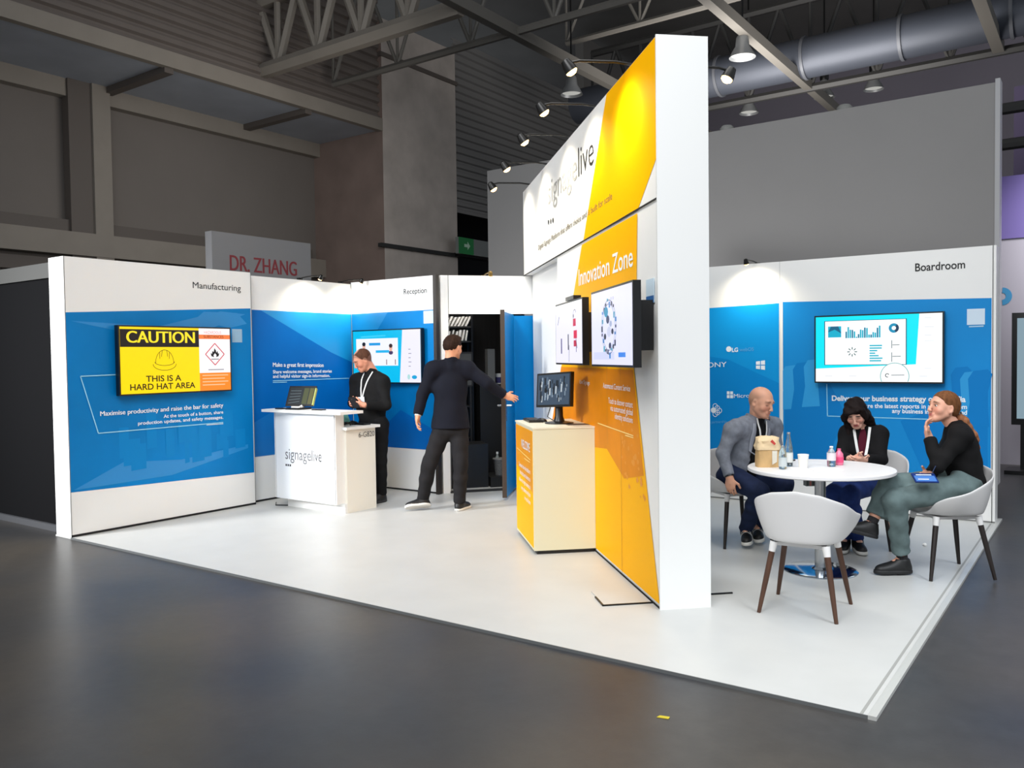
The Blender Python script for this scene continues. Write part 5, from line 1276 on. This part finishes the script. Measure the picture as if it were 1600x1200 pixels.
# ---------------------------------------------------------------- the man reading his phone
def person_phone():
    D = 9.15
    p = empty('person', gz(585, 775, 0), 'man in black jumper with white lanyard, head bowed over his phone at reception', 'person')
    bx = gz(585, 775, 0)
    J = J_(dict(hipL=at(594, 664, D-.06), hipR=at(574, 664, D+.10), shL=at(599, 597, D-.10), shR=at(557, 595, D+.12), neck=at(581, 581, D+.02),
                elL=at(603, 634, D-.16), wrL=at(569, 633, D-.30), elR=at(552, 630, D+.06), wrR=at(557, 631, D-.20),
                knL=at(594, 722, D-.08), anL=at(596, 768, D-.02), toeL=at(580, 776, D-.14), knR=at(578, 720, D+.06), anR=at(580, 766, D+.10), toeR=at(566, 772, D-.02)))
    for q in 'LR': J['an'+q][2] = .092; J['toe'+q][2] = .03
    Hd = head_frame(at(566, 563, D-.02), -CR*.78-CF*.42-CU*.52, CU)
    hands = dict(L=dict(d=-CR*.95+CU*.12, t=CU*.7-CF*.6, curl=(.9, 1.0, 1.0, 1.1), tc=.6), R=dict(d=-CR*.5-CF*.7+CU*.1, t=CU, curl=(1.0, 1.1, 1.1, 1.2), tc=.6))
    b = body_prims(J, Hd, hands)
    crop = lambda L_: np.clip((L_[:, 2]-.035-.9*(L_[:, 1]-.045))/.02, 0, 1)*(1-.75*np.exp(-((L_[:, 1]-.03)**2+(L_[:, 0])**2)/.003)*(L_[:, 2] > .05))
    sdf_obj('body', b, SKIN, p, .0065, head_colors(Hd, (218, 150, 122), (196, 124, 106), (96, 66, 50), shut=True, cap=((92, 62, 48), crop, .85)))
    hr = Sdf(); hr.ell(hp_(Hd, 0, -.018, .034), (.0812, .0998, .0888), Hd[1]); hr.cut(hp_(Hd, 0, .042, .055), Hd[1]@np.array((0, .93, -.37))); hr.cut(hp_(Hd, 0, 0, -.05), Hd[1]@np.array((0, 0, -1))); hr.cut(hp_(Hd, 0, .0, .112), Hd[1]@np.array((0, .3, 1)))
    hr.amp = .0006; hr.frq = 190; sdf_obj('hair', hr, HAIRM('hair_cropped', (88, 58, 44)), p, .006)
    bk = cloth('jumper_black', (20, 20, 21), noise=.2, nscale=12); hm, sm, x, y, up, xh = torso_axes(J)
    jk = Sdf(); torso_prims(jk, J, .018, 1.06, .03, k=.05)
    for q in 'LR': arm_prims(jk, J, q, .013, 1.02, .05, .95)
    jk.cone(J['neck']-up*.03, J['neck']+up*.03, .070, .062, .02); jk.amp = .004; jk.frq = 36; jk.cut(hm-up*.04, -up); jk.cut(J['neck']+up*.025, unit(up-y*.35), .13)
    sdf_obj('jumper', jk, bk, p, .0075)
    ft = Sdf(); torso_prims(ft, J, .008, 1.04, k=.05); ft.p = ft.p[:2]
    for q in 'LR': leg_prims(ft, J, q, .013, 1.05, .04, 1.02)
    ft.amp = .003; ft.cut(hm+up*.09, up); sdf_obj('trousers', ft, cloth('trousers_black', (18, 18, 20)), p, .008)
    for q in 'LR': shoe(J, q, p, M('shoe_black', (17, 17, 18), .5), M('sole_dark', (40, 40, 40), .6))
    e = jk.skin_at(hm+up*.32, y, .008); lanyard(jk, J, p, LANY, e)
    fb = Frame(e-x*.045-up*.13+y*.012, x, up); bd = box('badge', fb, 0, .09, 0, .13, 0, .003, M('badge_white', (222, 224, 226), .4), p)
    box('badge_header', fb, .0, .09, .098, .13, .003, .004, M('badge_grey', (90, 92, 100), .5), bd); lines('badge_writing', fb, [((.02, .06), (.07, .06)), ((.025, .04), (.065, .04))], .008, .0035, INK, bd)
    c = at(553, 629, D-.34); ph = Frame(c, unit(CR*.6+CF*.5+CU*.1), unit(CU*.6-CR*.5+CF*.3)); ph = Frame(c, ph.u, unit(ph.v-ph.u*(ph.v@ph.u)))
    t = empty('mobile_phone', c, 'dark phone held in both hands by the man in the black jumper', 'phone')
    box('phone_body', ph, -.037, .037, -.075, .075, -.004, .004, BLACK, t, bevel=.003); box('screen', ph, -.033, .033, -.068, .068, .004, .005, screen_mat((40, 44, 50), .6), t)
person_phone()

# ---------------------------------------------------------------- the bald man in the blazer
def person_blazer():
    D = 6.92
    p = empty('person', gz(1150, 845, 0), 'seated bald man in grey blazer and white lanyard, arm hanging by his chair', 'person')
    J = J_(dict(hipR=at(1139, 744, D-.08), hipL=at(1165, 738, D+.10), shR=at(1145, 672, D-.17), shL=at(1209, 666, D+.13), neck=at(1183, 653, D-.03),
                elR=at(1129, 709, D-.20), wrR=at(1140, 746, D-.28), elL=at(1213, 712, D+.05), wrL=at(1197, 727, D-.30),
                knR=at(1187, 768, D-.34), anR=at(1165, 826, D-.05), toeR=at(1166, 845, D-.24), knL=at(1226, 757, D-.12), anL=at(1182, 822, D+.06), toeL=at(1185, 838, D-.12)))
    J['anR'][2] = max(J['anR'][2], .10); J['anL'][2] = max(J['anL'][2], .10)
    Hd = head_frame(at(1190, 629, D-.10), CR*.62-CF*.80-CU*.30, CU*1.0+CR*.03)
    hands = dict(R=dict(d=-CU*.95-CF*.15+CR*.05, t=CR*.8-CF*.5, curl=(.9, 1.0, 1.05, 1.1), tc=.6), L=dict(d=CR*.2-CF*.8, t=CU*.4-CR*.8, curl=(.9, 1.0, 1.0, 1.1)))
    b = body_prims(J, Hd, hands, 1.05, 1.03, belly=.03, arm=1.05)
    crop = lambda L_: np.clip((L_[:, 2]-.0-1.0*(L_[:, 1]-.0))/.03, 0, 1)*np.clip((.085-L_[:, 2])/.04, 0, 1)*np.clip((np.abs(L_[:, 0])+.5*np.maximum(-L_[:, 1], 0)-.04)/.03, 0, 1)
    sdf_obj('body', b, SKIN, p, .006, head_colors(Hd, (216, 160, 132), (198, 132, 112), (140, 100, 80), 1.03, shut=True, stubble=(204, 150, 124), cap=((150, 116, 96), crop, .55)))
    bz = cloth('blazer_grey', (122, 126, 136), noise=.16, nscale=26); hm, sm, x, y, up, xh = torso_axes(J); R = np.stack([x, y, up], 1)
    sh = Sdf(); torso_prims(sh, J, .008, 1.06, .032, k=.05); sh.cone(J['neck']-up*.03, J['neck']+up*.015, .066, .062, .02); sh.cut(J['neck']+up*.004, unit(up-y*.5), .13)
    sh.cut(hm-up*.03, -up); sdf_obj('shirt', sh, cloth('tshirt_black', (15, 15, 17)), p, .0075)
    jk = Sdf(); torso_prims(jk, J, .017, 1.06, .034, k=.05)
    for q in 'LR': arm_prims(jk, J, q, .014, .94, .045, .93)
    jk.cone(J['neck']-up*.04-y*.02, J['neck']+up*.012-y*.02, .086, .076, .02)
    # the open front
    w0 = hm+up*.24+y*.16; jk.ell(w0+up*.02, np.array((.098, .17, .36)), R, .012, sub=True)
    jk.amp = .003; jk.frq = 60; jk.seed = .4; jk.cut(hm-up*.075, -up); jk.cut(J['neck']+up*.012, up, .13)
    jko = sdf_obj('blazer', jk, bz, p, .0075)
    # lapels
    for q in (-1, 1):
        ps = []; 
        for k in np.linspace(.14, 1, 10):
            base = (J['neck']+x*q*.088-y*.05)*(1-k)+(hm+up*.16+x*q*.112)*k; ps.append(jk.skin_at(base-y*.02, y, .003))
        bm = bmesh.new(); rows = []
        for i, c in enumerate(ps):
            k = i/9; wd = .048*math.sin(math.pi*(.18+.78*k))+.004; rows.append([bm.verts.new(c+x*q*wd*a+y*(.004-.012*abs(a))) for a in (-.35, .0, .35, .65)])
        for i in range(9):
            for a in range(3): bm.faces.new((rows[i][a], rows[i][a+1], rows[i+1][a+1], rows[i+1][a]))
        o = finish('lapel', bm, M('lapel_grey', (132, 136, 146), .85), jko, smooth=True); md = o.modifiers.new('th', 'SOLIDIFY'); md.thickness = .004
    ft = Sdf(); torso_prims(ft, J, .010, 1.06, k=.05); ft.p = ft.p[:2]
    for q in 'LR': leg_prims(ft, J, q, .015, 1.06, .04, 1.0)
    ft.amp = .005; ft.frq = 44; ft.cut(hm+up*.10, up*.8-y*.6); sdf_obj('jeans', ft, cloth('jeans_navy', (28, 38, 66), noise=.25, nscale=16), p, .0075)
    bl = M('shoe_black', (17, 17, 18), .5); so = M('sole_white', (214, 212, 206), .6)
    for q in 'LR': shoe(J, q, p, bl, so, stripe=M('stripe_white', (220, 220, 216), .6), up=unit(V3(0, 0, .9)-unit(CR)*.15))
    e = sh.skin_at(hm+up*.22, y, .008); lanyard(sh, J, p, LANY, e, .06, .018, off=.010)
    tube('wrist_band', [J['wrR']+unit(J['elR']-J['wrR'])*.018, J['wrR']+unit(J['elR']-J['wrR'])*.004], .036, BLACK, p, 16)
person_blazer()

# ---------------------------------------------------------------- the dark-haired woman behind the table
def person_cardigan():
    D = 6.80
    p = empty('person', gz(1345, 850, 0), 'seated dark-haired woman in black cardigan with white lanyard, looking down at the table', 'person')
    J = J_(dict(hipR=at(1332, 752, D+.02), hipL=at(1366, 754, D-.04), shR=at(1324, 678, D+.02), shL=at(1374, 679, D-.08), neck=at(1347, 666, D-.03),
                elR=at(1314, 714, D-.14), wrR=at(1329, 717, D-.33), elL=at(1377, 718, D-.20), wrL=at(1350, 719, D-.36),
                knR=at(1302, 770, D-.36), anR=at(1320, 832, D-.18), toeR=at(1314, 846, D-.36), knL=at(1328, 772, D-.44), anL=at(1340, 833, D-.22), toeL=at(1350, 850, D-.40)))
    for q in 'LR': J['an'+q][2] = .092; J['toe'+q][2] = .03
    Hd = head_frame(at(1337, 646, D-.12), -CR*.42-CF*.78-CU*.58, CU-CR*.10)
    hands = dict(R=dict(d=CR*.8-CF*.35-CU*.1, t=CU*.6-CF*.6, curl=(.8, .9, .9, 1.0), s=.9), L=dict(d=-CR*.85-CF*.35-CU*.05, t=CU*.6-CF*.6, curl=(.8, .9, .9, 1.0), s=.9))
    b = body_prims(J, Hd, hands, .88, .94, True, arm=.85, leg=.92)
    sdf_obj('body', b, SKIN, p, .006, head_colors(Hd, (222, 170, 148), (186, 84, 84), (40, 26, 22), .94, shut=True))
    hm, sm, x, y, up, xh = torso_axes(J); R = np.stack([x, y, up], 1)
    hr = Sdf(); hs = .94; P = lambda *v: hp_(Hd, *v, hs)
    hr.ell(P(0, -.020, .042), np.array((.090, .104, .092))*hs, Hd[1], .02); hr.ell(P(0, -.055, -.03), np.array((.085, .062, .10))*hs, Hd[1], .03)
    hr.cone(P(.06, .055, .07), P(.088, .035, -.03), .022, .022, .03); hr.cone(P(-.06, .055, .07), P(-.086, .045, -.02), .020, .018, .03); hr.cone(P(-.03, .085, .078), P(.05, .088, .062), .018, .02, .02)
    nk = J['neck']
    hr.cone(P(.085, .02, -.02), nk+x*.085+up*.01+y*.045, .030, .034, .03); hr.cone(nk+x*.085+up*.01+y*.045, nk+x*.10-up*.07+y*.075, .034, .02, .03)
    hr.cone(P(.06, -.05, -.06), nk+x*.07-y*.06-up*.06, .045, .045, .04); hr.cone(P(-.06, -.05, -.06), nk-x*.07-y*.06-up*.06, .045, .04, .04); hr.cone(P(-.085, .0, -.01), nk-x*.08+y*.02+up*.03, .022, .022, .03)
    hr.amp = .004; hr.frq = 95
    hr.ell(P(-.005, .105, -.035), np.array((.062, .055, .092))*hs, Hd[1], .012, sub=True)
    sdf_obj('hair', hr, HAIRM('hair_black_brown', (26, 18, 17)), p, .006)
    tp_ = Sdf(); torso_prims(tp_, J, .006, .88, bust=1.0, k=.05); tp_.cut(nk-up*.02, unit(up-y*.5), .13); tp_.cut(hm-up*.05, -up)
    sdf_obj('top', tp_, cloth('top_maroon', (84, 22, 40)), p, .0075)
    jk = Sdf(); torso_prims(jk, J, .016, .90, bust=1.05, k=.05)
    for q in 'LR': arm_prims(jk, J, q, .012, .88, .05, .96)
    jk.ell(hm+up*.33+y*.17, np.array((.038, .14, .24)), R, .01, sub=True); jk.amp = .0035; jk.frq = 42; jk.cut(hm-up*.01, -up); jk.cut(nk+up*.012, up, .13)
    sdf_obj('cardigan', jk, cloth('cardigan_black', (17, 16, 18), noise=.2, nscale=14), p, .0075)
    ft = Sdf(); torso_prims(ft, J, .009, .9, k=.05); ft.p = ft.p[:2]
    for q in 'LR': leg_prims(ft, J, q, .012, .94, .04, .98)
    ft.amp = .004; ft.frq = 46; ft.cut(hm+up*.10, up*.8-y*.6); sdf_obj('jeans', ft, cloth('jeans_blue', (32, 52, 108), noise=.3, nscale=12), p, .0075)
    for q in 'LR': shoe(J, q, p, M('shoe_black', (17, 17, 18), .5), M('sole_white', (214, 212, 206), .6), .9)
    e = jk.skin_at(hm+up*.16, y, .010); lanyard(jk, J, p, LANY, e, .10, .020)
    c = e-up*.02+y*.012; fb = Frame(c-x*.06, unit(x+up*.12), unit(up*.7+y*.5)); fb = Frame(fb.o, fb.u, unit(fb.v-fb.u*(fb.v@fb.u)))
    bd = box('badge', fb, 0, .12, -.03, .06, 0, .004, BLACK, p); box('badge_card', fb, .02, .11, -.01, .045, .004, .006, M('badge_white', (222, 224, 226), .4), bd); lines('badge_writing', fb, [((.03, .02), (.1, .02))], .016, .0065, INK, bd)
person_cardigan()

# ---------------------------------------------------------------- the ponytailed woman
def person_ponytail():
    D = 5.90
    p = empty('person', gz(1440, 890, 0), 'seated woman with long ponytail in black jumper, legs crossed, hand at chin', 'person')
    J = J_(dict(hipL=at(1508, 760, D-.11), hipR=at(1512, 756, D+.11), shL=at(1502, 682, D-.15), shR=at(1492, 681, D+.17), neck=at(1490, 665, D),
                elL=at(1466, 727, D-.17), wrL=at(1452, 684, D-.06), elR=at(1462, 733, D+.13), wrR=at(1452, 742, D-.02),
                knL=at(1397, 782, D-.14), anL=at(1410, 869, D-.02), toeL=at(1362, 893, D-.02), knR=at(1390, 757, D+.02), anR=at(1361, 819, D-.02), toeR=at(1322, 836, D-.02)))
    J['anL'][2] = .10
    Hd = head_frame(at(1473, 637, D-.01), -CR*.97-CF*.16+CU*.16, CU+CR*.12)
    hands = dict(L=dict(d=CU*.9-CR*.22+CF*.12, t=-CR*.5-CF*.8, curl=(.8, 1.0, 1.1, 1.1), tc=.3, s=.92), R=dict(d=-CR*.75-CF*.6-CU*.1, t=-CR*.3+CU*.5+CF*.1, curl=(.4, .5, .5, .6), s=.92))
    b = body_prims(J, Hd, hands, .90, .97, True, arm=.85, leg=.95)
    sdf_obj('body', b, SKIN, p, .0055, head_colors(Hd, (224, 166, 140), (190, 104, 98), (120, 84, 60), .97))
    eyes(Hd, p, .97)
    hm, sm, x, y, up, xh = torso_axes(J); R = np.stack([x, y, up], 1); hs = .97; P = lambda *v: hp_(Hd, *v, hs)
    hr = Sdf(); hr.ell(P(0, -.020, .040), np.array((.083, .101, .088))*hs, Hd[1], .02); hr.ell(P(0, -.06, .0), np.array((.070, .060, .070))*hs, Hd[1], .03)
    hr.amp = .0015; hr.frq = 150
    hr.cut(P(0, .066, .068), Hd[1]@np.array((0, .80, -.60))); hr.cut(P(0, 0, -.055), Hd[1]@np.array((0, 0, -1)))
    hm_ = HAIRM('hair_light_brown', (112, 72, 44)); h1 = sdf_obj('hair', hr, hm_, p, .0055)
    pt = Sdf(); a = P(0, -.115, -.02); q1 = at(1506, 660, D-.02); q2 = at(1521, 683, D-.02); q3 = at(1530, 702, D-.03)
    pt.cone(a, q1, .024, .034, .02); pt.cone(q1, q2, .034, .032, .02); pt.cone(q2, q3, .030, .010, .02); pt.amp = .004; pt.frq = 110
    sdf_obj('ponytail', pt, HAIRM('hair_ponytail', (146, 96, 66)), h1, .006)
    lathe('hair_tie', [(.022, -.008), (.030, -.006), (.030, .006), (.022, .008)], BLACK, h1, a+(q1-a)*.18, 16, q1-a)
    jk = Sdf(); torso_prims(jk, J, .018, .94, bust=.95, k=.05)
    for q in 'LR': arm_prims(jk, J, q, .013, .92, .045, .97)
    jk.cone(J['neck']-up*.03, J['neck']+up*.045, .066, .056, .02); jk.amp = .0045; jk.frq = 42; jk.cut(hm-up*.10, -up*.75+y*.66); jk.cut(J['neck']+up*.036, up, .13)
    sdf_obj('jumper', jk, cloth('jumper_black2', (18, 17, 18), noise=.2, nscale=14), p, .0075)
    ft = Sdf(); torso_prims(ft, J, .012, .94, k=.05); ft.p = ft.p[:2]
    leg_prims(ft, J, 'L', .020, .98, .035, .86); leg_prims(ft, J, 'R', .024, .98, .035, .78)
    ft.amp = .0055; ft.frq = 46; ft.cut(hm+up*.10, up*.8-y*.6)
    for q, e_ in (('L', .86), ('R', .78)): 
        v = J['an'+q]-J['kn'+q]; 
    sdf_obj('trousers', ft, cloth('trousers_sage', (96, 112, 112), noise=.22, nscale=12), p, .007)
    bl = M('shoe_black', (17, 17, 18), .5); so = M('sole_black', (24, 24, 25), .6)
    shoe(J, 'L', p, bl, so, .98); shoe(J, 'R', p, bl, so, .98, up=unit(CU*.95+CR*.25))
    for q in 'LR':
        u = unit(J['kn'+q]-J['an'+q]); tube('sock', [J['an'+q]-u*.02, J['an'+q]+u*.05], .0375, cloth('sock_grey', (48, 46, 48)), p, 16)
    c = at(1445, 747, D-.24); f = Frame(c, unit(CR*.95-CF*.1+CU*.0), unit(CF*.8+CU*.45)); f = Frame(c, f.u, unit(f.v-f.u*(f.v@f.u)))
    t = empty('name_badge', c, 'blue printed name badge lying on the lap of the ponytailed woman', 'badge')
    box('badge_pouch', f, -.075, .075, -.05, .05, -.004, .004, M('badge_blue', (20, 48, 112), .3), t, bevel=.002)
    box('badge_card', f, -.066, .066, -.042, .02, .004, .005, M('badge_blue_print', (70, 120, 190), .4), t); lines('badge_writing', f, [((-.05, .03), (.05, .03)), ((-.05, -.02), (.02, -.02))], .008, .0055, WINK, t)
    tube('badge_cord', [c+f.v*.05, at(1456, 740, D-.22), at(1462, 728, D-.22)], .003, M('cord_blue', (30, 50, 90), .6), t, 6)
person_ponytail()
